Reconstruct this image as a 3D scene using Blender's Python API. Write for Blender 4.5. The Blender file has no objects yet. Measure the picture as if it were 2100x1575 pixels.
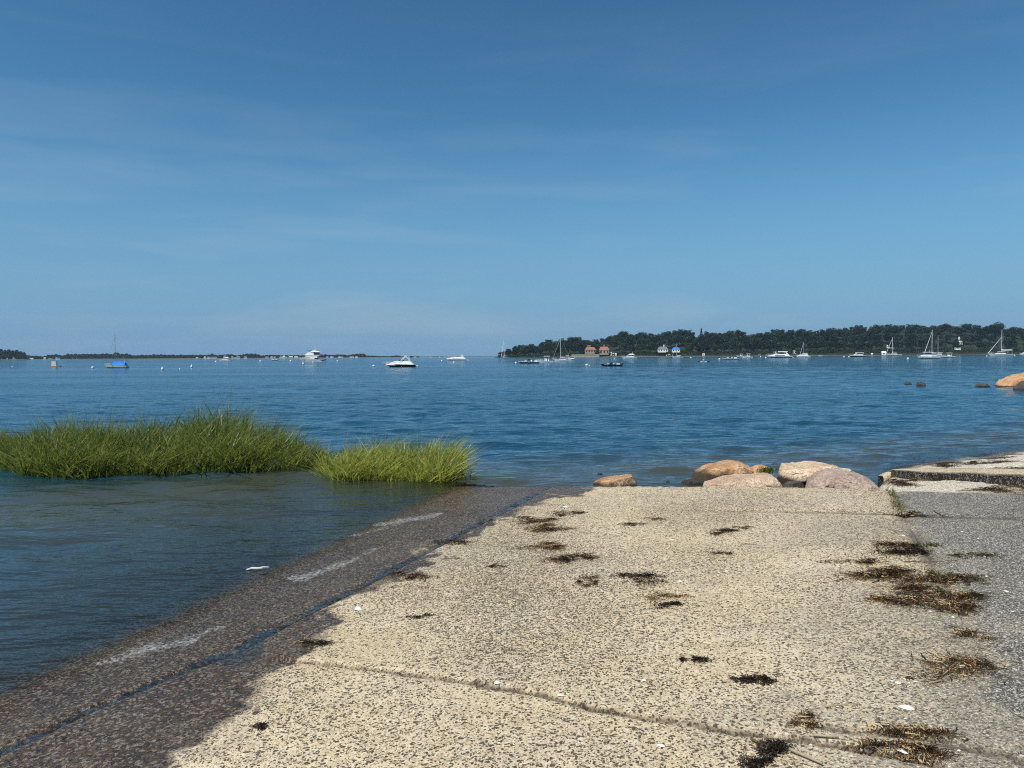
import bpy, math, random
import numpy as np
from mathutils import Matrix, Vector
random.seed(7); rng = np.random.default_rng(7)
sc = bpy.context.scene
COL = sc.collection

# ------------------------------------------------------------------ camera
F, HC = 1577.0, 2.0                       # focal length in photo pixels (2100 wide), eye height over the water
PITCH, ROLL = math.atan(57.5 / F), -math.radians(0.327)
cam_d = bpy.data.cameras.new('camera'); cam = bpy.data.objects.new('camera', cam_d); COL.objects.link(cam)
cam_d.sensor_width = 36; cam_d.lens = 36 * F / 2100; cam_d.clip_start = 0.1; cam_d.clip_end = 30000
MR = Matrix.Rotation(math.pi / 2 - PITCH, 4, 'X') @ Matrix.Rotation(ROLL, 4, 'Z')
cam.matrix_world = Matrix.Translation((0, 0, HC)) @ MR
sc.camera = cam
sc.render.resolution_x, sc.render.resolution_y = 1024, 768

# ------------------------------------------------------------------ world, sun, exposure
SUN_EL, SUN_AZ = math.radians(56), math.radians(-128)      # azimuth from the view axis (+Y), negative = left
w = bpy.data.worlds.new('World'); sc.world = w; w.use_nodes = True
nt = w.node_tree; nt.nodes.clear()
def N(t, ty, **kw):
    n = t.nodes.new(ty)
    for k, v in kw.items(): setattr(n, k, v)
    return n
sky = N(nt, 'ShaderNodeTexSky', sky_type='NISHITA', sun_disc=False, sun_elevation=SUN_EL, sun_rotation=SUN_AZ,
        altitude=0, air_density=1.0, dust_density=0.2, ozone_density=1.6)
bg = N(nt, 'ShaderNodeBackground'); bg.inputs['Strength'].default_value = 0.071
out = N(nt, 'ShaderNodeOutputWorld')
# thin cirrus, laid out by direction on the sky
tc = N(nt, 'ShaderNodeTexCoord'); mp = N(nt, 'ShaderNodeMapping')
mp.inputs['Rotation'].default_value = (0, math.radians(9), 0); mp.inputs['Scale'].default_value = (1.6, 1.0, 11)
nz = N(nt, 'ShaderNodeTexNoise'); nz.inputs['Scale'].default_value = 1.7; nz.inputs['Detail'].default_value = 7; nz.inputs['Roughness'].default_value = .55
nz.inputs['Distortion'].default_value = .35
rp = N(nt, 'ShaderNodeValToRGB'); rp.color_ramp.elements[0].position = .50; rp.color_ramp.elements[1].position = .78
rp.color_ramp.elements[1].color = (.32, .32, .32, 1)
sep = N(nt, 'ShaderNodeSeparateXYZ'); mr = N(nt, 'ShaderNodeMapRange'); mr.inputs['From Min'].default_value = .42; mr.inputs['From Max'].default_value = .02
mul = N(nt, 'ShaderNodeMath', operation='MULTIPLY')
mx = N(nt, 'ShaderNodeMixRGB'); mx.inputs['Color2'].default_value = (6.5, 7.6, 8.8, 1)
gm = N(nt, 'ShaderNodeGamma'); gm.inputs['Gamma'].default_value = 1.24
tint = N(nt, 'ShaderNodeMixRGB', blend_type='MULTIPLY'); tint.inputs['Fac'].default_value = 1; tint.inputs['Color2'].default_value = (.50, .865, .93, 1)
L = nt.links.new
L(tc.outputs['Generated'], mp.inputs['Vector']); L(mp.outputs['Vector'], nz.inputs['Vector']); L(nz.outputs['Fac'], rp.inputs['Fac'])
L(tc.outputs['Generated'], sep.inputs['Vector']); L(sep.outputs['Z'], mr.inputs['Value'])
L(rp.outputs['Color'], mul.inputs[0]); L(mr.outputs['Result'], mul.inputs[1]); L(mul.outputs['Value'], mx.inputs['Fac'])
L(sky.outputs['Color'], gm.inputs['Color']); L(gm.outputs['Color'], tint.inputs['Color1']); 
# pale blue summer haze low over the water
hz = N(nt, 'ShaderNodeMapRange', interpolation_type='SMOOTHSTEP'); hz.inputs['From Min'].default_value = .30; hz.inputs['From Max'].default_value = -.02; hz.inputs['To Max'].default_value = .93
hm = N(nt, 'ShaderNodeMixRGB'); hm.inputs['Color2'].default_value = (2.45, 4.5, 7.6, 1)
L(sep.outputs['Z'], hz.inputs['Value']); L(hz.outputs['Result'], hm.inputs['Fac']); L(tint.outputs['Color'], hm.inputs['Color1']); L(hm.outputs['Color'], mx.inputs['Color1'])
L(mx.outputs['Color'], bg.inputs['Color']); L(bg.outputs['Background'], out.inputs['Surface'])

sd = bpy.data.lights.new('sun', 'SUN'); sd.energy = 4.9; sd.angle = math.radians(.55); sd.color = (1, .93, .81)
so = bpy.data.objects.new('sun', sd); COL.objects.link(so)
sdir = Vector((math.sin(SUN_AZ) * math.cos(SUN_EL), math.cos(SUN_AZ) * math.cos(SUN_EL), math.sin(SUN_EL)))
so.rotation_euler = sdir.to_track_quat('Z', 'Y').to_euler()
vs = sc.view_settings; vs.view_transform = 'Standard'; vs.look = 'None'; vs.exposure = 0.0; vs.gamma = 1
sc.cycles.filter_width = 1.1; sc.cycles.use_denoising = False; sc.cycles.transparent_max_bounces = 24; sc.cycles.max_bounces = 6; sc.cycles.volume_bounces = 0

# ------------------------------------------------------------------ unprojection
R3 = np.array(MR.to_3x3())
def ray(px, py): return R3 @ np.array([(px - 1050) / F, -(py - 787.5) / F, -1.0])
def W(px, py, z=0.0):
    """the point at height z that the photo shows at pixel (px, py)"""
    d = ray(px, py); t = (z - HC) / d[2]; return np.array([0, 0, HC]) + t * d
PA, PB = W(270, 1340)[:2], W(950, 1010)[:2]
u_ = (PB - PA) / np.linalg.norm(PB - PA); NR = np.array([u_[1], -u_[0]]); SL = 0.07
def G(px, py):
    """the same on the sloping ramp"""
    d = ray(px, py); o = np.array([0, 0, HC])
    t = (SL * NR @ (o[:2] - PA) - HC) / (d[2] - SL * NR @ d[:2]); return o + t * d
def D(dist, px, z=0.0):
    """a point far out along the bearing of photo column px"""
    a = (px - 1050) / F * (1 / math.cos(PITCH)); return np.array([dist * a, dist, z])
def ypix(px): return 730 - (px - 1050) * .00571     # horizon row at column px

# ------------------------------------------------------------------ tagging and mesh helpers
def tag(o, label=None, cat=None, group=None, kind=None):
    for k, v in (('label', label), ('category', cat), ('group', group), ('kind', kind)):
        if v: o[k] = v
    return o
def link(name, me, mats, parent=None, loc=None, smooth=False):
    o = bpy.data.objects.new(name, me); COL.objects.link(o)
    for m in (mats if isinstance(mats, (list, tuple)) else [mats]): me.materials.append(m)
    if parent is not None: o.parent = parent
    if loc is not None: o.location = loc
    if smooth: me.polygons.foreach_set('use_smooth', [True] * len(me.polygons))
    return o
def empty(name, loc=(0, 0, 0), rz=0.0):
    o = bpy.data.objects.new(name, None); COL.objects.link(o); o.location = [float(v) for v in loc]; o.rotation_euler = (0, 0, rz)
    o.empty_display_size = .2; return o
def np_mesh(name, V, Fc, attrs=None, smooth=True):
    me = bpy.data.meshes.new(name); V = np.asarray(V, np.float32); Fc = np.asarray(Fc, np.int32); k = Fc.shape[1]
    me.vertices.add(len(V)); me.vertices.foreach_set('co', V.ravel())
    me.loops.add(Fc.size); me.loops.foreach_set('vertex_index', Fc.ravel())
    me.polygons.add(len(Fc)); me.polygons.foreach_set('loop_start', np.arange(len(Fc), dtype=np.int32) * k)
    me.polygons.foreach_set('loop_total', np.full(len(Fc), k, np.int32))
    if smooth: me.polygons.foreach_set('use_smooth', np.ones(len(Fc), bool))
    for an, (ty, arr) in (attrs or {}).items():
        a = me.attributes.new(an, ty, 'POINT')
        a.data.foreach_set('color' if ty == 'FLOAT_COLOR' else 'value', np.asarray(arr, np.float32).ravel())
    me.update(); me.validate(); return me
class MB:
    def __init__(s): s.v = []; s.f = []; s.m = []
    def add(s, v, f, m=0):
        b = len(s.v); s.v += [tuple(float(c) for c in q) for q in v]; s.f += [tuple(i + b for i in q) for q in f]; s.m += [m] * len(f); return s
    def frus(s, lo, hi, m=0):
        """frustum; lo and hi = (x0, x1, y0, y1, z)"""
        v = []
        for (x0, x1, y0, y1, z) in (lo, hi): v += [(x0, y0, z), (x1, y0, z), (x1, y1, z), (x0, y1, z)]
        return s.add(v, [(3, 2, 1, 0), (4, 5, 6, 7), (0, 1, 5, 4), (1, 2, 6, 5), (2, 3, 7, 6), (3, 0, 4, 7)], m)
    def box(s, x0, x1, y0, y1, z0, z1, m=0): return s.frus((x0, x1, y0, y1, z0), (x0, x1, y0, y1, z1), m)
    def tube(s, pts, r, n=6, m=0, r2=None):
        P = [Vector([float(c) for c in p]) for p in pts]; rings = []
        for i, p in enumerate(P):
            t = (P[min(i + 1, len(P) - 1)] - P[max(i - 1, 0)]).normalized()
            a = t.cross(Vector((0, 0, 1)) if abs(t.z) < .9 else Vector((1, 0, 0))).normalized(); b = t.cross(a)
            rr = r if r2 is None else r + (r2 - r) * i / (len(P) - 1)
            rings.append([p + (a * math.cos(q) + b * math.sin(q)) * rr for q in [2 * math.pi * k / n for k in range(n)]])
        v = [q for rg in rings for q in rg]; f = []
        for i in range(len(P) - 1):
            for k in range(n): f.append((i * n + k, i * n + (k + 1) % n, (i + 1) * n + (k + 1) % n, (i + 1) * n + k))
        f += [tuple(range(n))[::-1], tuple((len(P) - 1) * n + k for k in range(n))]
        return s.add(v, f, m)
    def lathe(s, prof, n=16, c=(0, 0, 0), m=0):
        v = [(c[0] + r * math.cos(2 * math.pi * k / n), c[1] + r * math.sin(2 * math.pi * k / n), c[2] + z) for r, z in prof for k in range(n)]
        f = [(i * n + k, i * n + (k + 1) % n, (i + 1) * n + (k + 1) % n, (i + 1) * n + k) for i in range(len(prof) - 1) for k in range(n)]
        return s.add(v, f, m)
    def mesh(s, name):
        me = bpy.data.meshes.new(name); me.from_pydata(s.v, [], s.f); me.polygons.foreach_set('material_index', s.m); me.update(); return me
    def build(s, name, mats, parent=None, loc=None, smooth=False): return link(name, s.mesh(name), mats, parent, loc, smooth)
def copy_tree(o, parent=None):
    c = o.copy(); COL.objects.link(c)
    if parent is not None: c.parent = parent
    for ch in [x for x in kids.get(o.name, [])]: copy_tree(ch, c)
    return c
kids = {}
def note(o):
    """remember the children of a finished thing so that copies can be made of it"""
    ch = [x for x in COL.objects if x.parent == o]
    if ch: kids[o.name] = ch
    for c in ch: note(c)

def fbm(x, y, sc0, octv=4, seed=0, gain=.5):
    """value noise, summed octaves, on arrays"""
    r = np.random.default_rng(seed); T = r.random((256, 256)); o = np.zeros_like(x, dtype=float); a = 1.; tot = 0
    for k in range(octv):
        X = x * sc0 * 2 ** k + 17.3 * k; Y = y * sc0 * 2 ** k + 5.1 * k; xi = np.floor(X).astype(int); yi = np.floor(Y).astype(int)
        fx = X - xi; fy = Y - yi; fx = fx * fx * (3 - 2 * fx); fy = fy * fy * (3 - 2 * fy)
        g = lambda i, j: T[(xi + i) & 255, (yi + j) & 255]
        o += a * ((g(0, 0) * (1 - fx) + g(1, 0) * fx) * (1 - fy) + (g(0, 1) * (1 - fx) + g(1, 1) * fx) * fy); tot += a; a *= gain
    return o / tot
def sstep(a, b, x): t = np.clip((x - a) / (b - a), 0, 1); return t * t * (3 - 2 * t)
def poly_dist(x, y, pts):
    """distance to a polyline, and the side (positive = right of its direction)"""
    P = np.asarray(pts, float)[:, :2]; best = np.full(x.shape, 1e9); side = np.zeros(x.shape)
    for i in range(len(P) - 1):
        a, b = P[i], P[i + 1]; d = b - a; l2 = d @ d
        t = ((x - a[0]) * d[0] + (y - a[1]) * d[1]) / l2
        lo = 0 if i else -1e3; hi = 1 if i < len(P) - 2 else 1e3
        tt = np.clip(t, lo, hi); q = np.hypot(x - a[0] - tt * d[0], y - a[1] - tt * d[1])
        cr = (d[1] * (x - a[0]) - d[0] * (y - a[1])); up = q < best
        best = np.where(up, q, best); side = np.where(up, np.sign(cr), side)
    return best, side

# ------------------------------------------------------------------ materials
def mat(name, col, rough=.6, metal=0., var=.12, scale=3., bump=.0, spec=.5, alpha=1., wave=None):
    m = bpy.data.materials.new(name); m.use_nodes = True; t = m.node_tree; b = t.nodes['Principled BSDF']
    b.inputs['Roughness'].default_value = rough; b.inputs['Metallic'].default_value = metal; b.inputs['Specular IOR Level'].default_value = spec
    n = N(t, 'ShaderNodeTexNoise'); n.inputs['Scale'].default_value = scale; n.inputs['Detail'].default_value = 5
    tcn = N(t, 'ShaderNodeTexCoord'); t.links.new(tcn.outputs['Object'], n.inputs['Vector'])
    r = N(t, 'ShaderNodeValToRGB'); r.color_ramp.elements[0].position = .3; r.color_ramp.elements[1].position = .7
    r.color_ramp.elements[0].color = (*[c * (1 - var) for c in col], 1); r.color_ramp.elements[1].color = (*[min(1, c * (1 + var)) for c in col], 1)
    t.links.new(n.outputs['Fac'], r.inputs['Fac']); t.links.new(r.outputs['Color'], b.inputs['Base Color'])
    if bump:
        bn = N(t, 'ShaderNodeBump'); bn.inputs['Strength'].default_value = bump; bn.inputs['Distance'].default_value = .02
        t.links.new(n.outputs['Fac'], bn.inputs['Height']); t.links.new(bn.outputs['Normal'], b.inputs['Normal'])
    return m
M = dict(
    white=mat('white_gelcoat', (.82, .82, .80), .28, var=.04), cream=mat('cream_paint', (.66, .60, .48), .45, var=.06),
    black=mat('black_hull_paint', (.012, .012, .014), .2, var=.2), navy=mat('navy_hull_paint', (.01, .016, .035), .25),
    glass=mat('dark_window_glass', (.012, .016, .02), .08, var=.1), blue=mat('bright_blue_canvas', (.015, .20, .62), .8, var=.1),
    royal=mat('royal_blue_canvas', (.02, .03, .20), .8), canvas=mat('navy_canvas', (.02, .03, .05), .85), red=mat('red_rubber', (.62, .09, .04), .5),
    alu=mat('pale_aluminium', (.78, .79, .78), .35, .3, var=.05), grey=mat('grey_plastic', (.22, .23, .24), .5), teal=mat('antifouling_paint', (.05, .12, .14), .6),
    buoy=mat('white_buoy_plastic', (.80, .82, .82), .35, var=.04), tan=mat('tan_skin', (.42, .25, .17), .6), shirt=mat('white_shirt', (.7, .72, .75), .8),
    wood=mat('weathered_wood', (.22, .17, .12), .8), wall=mat('white_clapboard', (.62, .60, .55), .7), stone=mat('cream_stone', (.38, .33, .25), .9, var=.25, scale=1),
    orange=mat('orange_clay_tiles', (.30, .14, .09), .85, var=.25, scale=2), slate=mat('grey_shingles', (.17, .17, .17), .9, var=.2, scale=1),
    bark=mat('dark_bark', (.07, .05, .035), .95), shell=mat('bleached_shell', (.80, .78, .72), .5, var=.08, scale=30),
    strawm=mat('dry_straw', (.44, .32, .17), .8, var=.35, scale=9), weedb=mat('brown_dry_eelgrass', (.105, .058, .024), .9, var=.45, scale=12),
    weedk=mat('black_seaweed', (.018, .014, .010), .55, var=.5, scale=14), stick=mat('grey_driftwood', (.36, .29, .20), .8, var=.25, scale=20))

def leaf_mat(name, c1, c2, scale, trans=.25):
    m = bpy.data.materials.new(name); m.use_nodes = True; t = m.node_tree; t.nodes.clear(); l = t.links.new
    o = N(t, 'ShaderNodeOutputMaterial'); d = N(t, 'ShaderNodeBsdfDiffuse'); tr = N(t, 'ShaderNodeBsdfTranslucent'); gl = N(t, 'ShaderNodeBsdfGlossy')
    gl.inputs['Roughness'].default_value = .45; gl.inputs['Color'].default_value = (.6, .6, .6, 1)
    n = N(t, 'ShaderNodeTexNoise'); n.inputs['Scale'].default_value = scale; n.inputs['Detail'].default_value = 3
    g = N(t, 'ShaderNodeNewGeometry'); l(g.outputs['Position'], n.inputs['Vector'])
    oi = N(t, 'ShaderNodeObjectInfo'); ad = N(t, 'ShaderNodeMath', operation='MULTIPLY_ADD'); ad.inputs[1].default_value = .5; ad.inputs[2].default_value = -.25
    l(oi.outputs['Random'], ad.inputs[0]); ac = N(t, 'ShaderNodeMath', operation='ADD'); l(n.outputs['Fac'], ac.inputs[0]); l(ad.outputs[0], ac.inputs[1])
    r = N(t, 'ShaderNodeValToRGB'); r.color_ramp.elements[0].position = .25; r.color_ramp.elements[1].position = .75
    r.color_ramp.elements[0].color = (*c1, 1); r.color_ramp.elements[1].color = (*c2, 1); l(ac.outputs[0], r.inputs['Fac'])
    m1 = N(t, 'ShaderNodeMixShader'); m1.inputs[0].default_value = trans; m2 = N(t, 'ShaderNodeMixShader'); m2.inputs[0].default_value = .035
    l(r.outputs['Color'], d.inputs['Color']); l(r.outputs['Color'], tr.inputs['Color'])
    l(d.outputs[0], m1.inputs[1]); l(tr.outputs[0], m1.inputs[2]); l(m1.outputs[0], m2.inputs[1]); l(gl.outputs[0], m2.inputs[2]); l(m2.outputs[0], o.inputs['Surface'])
    return m
M['leaf'] = leaf_mat('broad_leaves', (.005, .018, .012), (.034, .060, .022), .11)
M['needle'] = leaf_mat('conifer_needles', (.012, .028, .018), (.025, .048, .024), .3)
M['farleaf'] = leaf_mat('distant_leaves', (.012, .026, .017), (.028, .046, .024), .05)
M['scrub'] = leaf_mat('pale_scrub_leaves', (.015, .028, .013), (.045, .06, .026), .15)
M['marsh'] = leaf_mat('marsh_grass_blades', (.04, .085, .012), (.48, .50, .09), 13, .42)
M['dull'] = leaf_mat('dull_weed_leaves', (.07, .09, .03), (.17, .16, .06), 12, .3)
M['marshtall'] = leaf_mat('thin_marsh_stalks', (.10, .16, .05), (.28, .34, .12), 3.5, .35)
M['marshdry'] = leaf_mat('dry_marsh_blades', (.24, .19, .07), (.50, .44, .22), 4., .3)

def granite(name, c1, c2, dark, tide=0.):
    m = bpy.data.materials.new(name); m.use_nodes = True; t = m.node_tree; b = t.nodes['Principled BSDF']; l = t.links.new; b.inputs['Roughness'].default_value = .85
    tcn = N(t, 'ShaderNodeTexCoord'); n1 = N(t, 'ShaderNodeTexNoise'); n1.inputs['Scale'].default_value = 2.2; n1.inputs['Detail'].default_value = 8; n1.inputs['Roughness'].default_value = .65
    n2 = N(t, 'ShaderNodeTexVoronoi'); n2.inputs['Scale'].default_value = 55
    r = N(t, 'ShaderNodeValToRGB'); r.color_ramp.elements[0].position = .35; r.color_ramp.elements[1].position = .65
    r.color_ramp.elements[0].color = (*c1, 1); r.color_ramp.elements[1].color = (*c2, 1)
    l(tcn.outputs['Object'], n1.inputs['Vector']); l(tcn.outputs['Object'], n2.inputs['Vector']); l(n1.outputs['Fac'], r.inputs['Fac'])
    s = N(t, 'ShaderNodeSeparateColor'); l(n2.outputs['Color'], s.inputs['Color'])
    q = N(t, 'ShaderNodeMapRange'); q.inputs['From Min'].default_value = 0; q.inputs['From Max'].default_value = 1; q.inputs['To Min'].default_value = .62; q.inputs['To Max'].default_value = 1.3
    l(s.outputs['Red'], q.inputs['Value']); mm = N(t, 'ShaderNodeVectorMath', operation='SCALE'); l(r.outputs['Color'], mm.inputs[0]); l(q.outputs[0], mm.inputs['Scale'])
    # dark weed and wet band where the tide reaches
    g = N(t, 'ShaderNodeNewGeometry'); sz = N(t, 'ShaderNodeSeparateXYZ'); l(g.outputs['Position'], sz.inputs[0])
    a = N(t, 'ShaderNodeMath', operation='MULTIPLY_ADD'); a.inputs[1].default_value = .22; l(n1.outputs['Fac'], a.inputs[0]); l(sz.outputs['Z'], a.inputs[2])
    wr = N(t, 'ShaderNodeMapRange'); wr.inputs['From Min'].default_value = .20 + tide; wr.inputs['From Max'].default_value = .13 + tide; l(a.outputs[0], wr.inputs['Value'])
    mx2 = N(t, 'ShaderNodeMixRGB'); mx2.inputs['Color2'].default_value = (*dark, 1); l(wr.outputs[0], mx2.inputs['Fac']); l(mm.outputs[0], mx2.inputs['Color1'])
    l(mx2.outputs[0], b.inputs['Base Color'])
    bn = N(t, 'ShaderNodeBump'); bn.inputs['Strength'].default_value = 1; bn.inputs['Distance'].default_value = .13; l(n1.outputs['Fac'], bn.inputs['Height'])
    b2 = N(t, 'ShaderNodeBump'); b2.inputs['Strength'].default_value = .5; b2.inputs['Distance'].default_value = .006; l(n2.outputs['Distance'], b2.inputs['Height']); l(bn.outputs[0], b2.inputs['Normal']); l(b2.outputs[0], b.inputs['Normal'])
    return m
M['pink'] = granite('pink_granite', (.42, .28, .19), (.66, .51, .37), (.035, .028, .02))
M['rust'] = granite('rusty_granite', (.36, .17, .07), (.62, .42, .24), (.03, .022, .016))
M['greypink'] = granite('greyish_pink_granite', (.33, .24, .19), (.50, .39, .32), (.035, .028, .02))
M['pinktide'] = granite('pink_granite_tide_stained', (.50, .35, .22), (.74, .60, .43), (.030, .022, .015), .15)
M['rusttide'] = granite('rusty_granite_tide_stained', (.36, .17, .07), (.62, .42, .24), (.05, .032, .02), .055)
M['darkrock'] = granite('dark_wet_and_shaded_rock', (.05, .045, .04), (.10, .09, .08), (.02, .018, .015))

def ground_mat():
    m = bpy.data.materials.new('ramp_and_shore'); m.use_nodes = True; t = m.node_tree; b = t.nodes['Principled BSDF']; l = t.links.new
    g = N(t, 'ShaderNodeNewGeometry'); P = g.outputs['Position']
    at = N(t, 'ShaderNodeAttribute', attribute_name='mask'); s = N(t, 'ShaderNodeSeparateColor'); l(at.outputs['Color'], s.inputs['Color'])
    wet, asp, sand, dirt = s.outputs['Red'], s.outputs['Green'], s.outputs['Blue'], at.outputs['Alpha']
    at2 = N(t, 'ShaderNodeAttribute', attribute_name='dens'); dens = at2.outputs['Fac']
    def math_(op, a, bb, c=None):
        n = N(t, 'ShaderNodeMath', operation=op); n.use_clamp = False
        for i, q in enumerate((a, bb, c)):
            if q is None: continue
            if isinstance(q, (int, float)): n.inputs[i].default_value = q
            else: l(q, n.inputs[i])
        return n.outputs[0]
    def mr_(v, a, bb, c=0., d=1.):
        n = N(t, 'ShaderNodeMapRange'); n.inputs['From Min'].default_value = a; n.inputs['From Max'].default_value = bb; n.inputs['To Min'].default_value = c; n.inputs['To Max'].default_value = d
        l(v, n.inputs['Value']); return n.outputs[0]
    def mix(f, a, bb, bt='MIX'):
        n = N(t, 'ShaderNodeMixRGB', blend_type=bt)
        for i, q in enumerate((f, a, bb)):
            k = n.inputs[i]
            if isinstance(q, tuple): k.default_value = (*q, 1)
            elif isinstance(q, (int, float)): k.default_value = q
            else: l(q, k)
        return n.outputs[0]
    def noise(scale, det=4, rough=.55, vec=P):
        n = N(t, 'ShaderNodeTexNoise'); n.inputs['Scale'].default_value = scale; n.inputs['Detail'].default_value = det; n.inputs['Roughness'].default_value = rough; l(vec, n.inputs['Vector']); return n.outputs['Fac']
    # warp the lookup so the stones are not perfect cells
    wn = N(t, 'ShaderNodeTexNoise'); wn.inputs['Scale'].default_value = 28; l(P, wn.inputs['Vector'])
    wv = N(t, 'ShaderNodeVectorMath', operation='MULTIPLY_ADD'); wv.inputs[1].default_value = (.028,) * 3; l(wn.outputs['Color'], wv.inputs[0]); l(P, wv.inputs[2])
    def vor(scale):
        n = N(t, 'ShaderNodeTexVoronoi'); n.inputs['Scale'].default_value = scale; l(wv.outputs[0], n.inputs['Vector'])
        q = N(t, 'ShaderNodeSeparateColor'); l(n.outputs['Color'], q.inputs['Color']); return n.outputs['Distance'], q.outputs['Red'], q.outputs['Green'], q.outputs['Blue']
    d1, r1, g1, b1 = vor(70); d2, r2, g2, b2_ = vor(125)
    big = noise(.9, 5); med = noise(7, 4); fine = noise(160, 2)
    # matrix colour
    base = mix(mr_(big, .35, .65), (.55, .455, .285), (.67, .575, .395))
    base = mix(mr_(med, .42, .72, 0, .5), base, (.42, .34, .22))
    base = mix(mr_(noise(2.3, 6), .55, .75, 0, .6), base, (.36, .31, .23))
    base = mix(mr_(noise(.45, 6, .6), .50, .66, 0, .55), base, (.43, .37, .28))
    base = mix(math_('MULTIPLY', mr_(r2, .72, .74), .55), base, (.78, .70, .54))
    base = mix(math_('MULTIPLY', mr_(g2, .80, .82), .6), base, (.30, .17, .09))
    # dark stones and pits; how many depends on wear (dens)
    th = math_('MULTIPLY_ADD', dens, .36, .12)
    k1 = math_('LESS_THAN', r1, th); k1 = math_('MULTIPLY', k1, mr_(d1, .60, .50))
    th2 = math_('MULTIPLY_ADD', dens, .34, .05); k2 = math_('MULTIPLY', math_('LESS_THAN', b2_, th2), mr_(d2, .60, .45))
    dk = math_('MAXIMUM', k1, k2)
    nb = noise(34, 2, .5); dk = math_('MAXIMUM', dk, mr_(math_('MULTIPLY_ADD', dens, .09, nb), .67, .70, 0, .45))
    conc = mix(math_('MULTIPLY', dk, .93), base, mix(g1, (.014, .011, .007), (.06, .045, .03)))
    # asphalt with exposed pale stones
    a0 = mix(mr_(big, .35, .65), (.125, .116, .096), (.22, .205, .17)); a0 = mix(mr_(noise(1.7, 6), .5, .68, 0, .8), a0, (.34, .30, .22))
    aspc = mix(math_('MULTIPLY', mr_(r2, .66, .69), .9), a0, (.56, .54, .48)); aspc = mix(math_('MULTIPLY', mr_(b2_, .66, .69), .9), aspc, (.035, .033, .03))
    col = mix(asp, conc, aspc)
    # shell sand with pebbles
    s0 = mix(mr_(med, .3, .7), (.48, .42, .31), (.70, .65, .52)); s0 = mix(math_('MULTIPLY', mr_(r2, .78, .8), .9), s0, (.13, .11, .09)); s0 = mix(math_('MULTIPLY', mr_(g1, .8, .82), .9), s0, (.86, .83, .74))
    col = mix(sand, col, s0)
    col = mix(dirt, col, mix(med, (.02, .014, .008), (.09, .06, .035)))
    # under the tide line: algae film, darker and browner, stones show pale
    alg = mix(mr_(noise(1.4, 5), .4, .66), (.21, .165, .115), (.15, .09, .048))
    wc = mix(1.0, col, alg, 'MULTIPLY'); wc = mix(math_('MULTIPLY', mr_(g1, .74, .76), .55), wc, (.34, .30, .25))
    wc = mix(mr_(noise(38, 3), .5, .65, 0, .75), wc, (.035, .028, .02))
    col = mix(wet, col, wc)
    l(col, b.inputs['Base Color'])
    l(mr_(wet, 0, 1, .88, .36), b.inputs['Roughness'])
    # relief
    h = math_('MULTIPLY', dk, -1.0); h = math_('MULTIPLY_ADD', mr_(d2, .0, .6), -.35, h); h = math_('MULTIPLY_ADD', fine, .35, h)
    bn = N(t, 'ShaderNodeBump'); bn.inputs['Strength'].default_value = .85; bn.inputs['Distance'].default_value = .008; l(h, bn.inputs['Height']); l(bn.outputs[0], b.inputs['Normal'])
    return m
M['ground'] = ground_mat()

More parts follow.
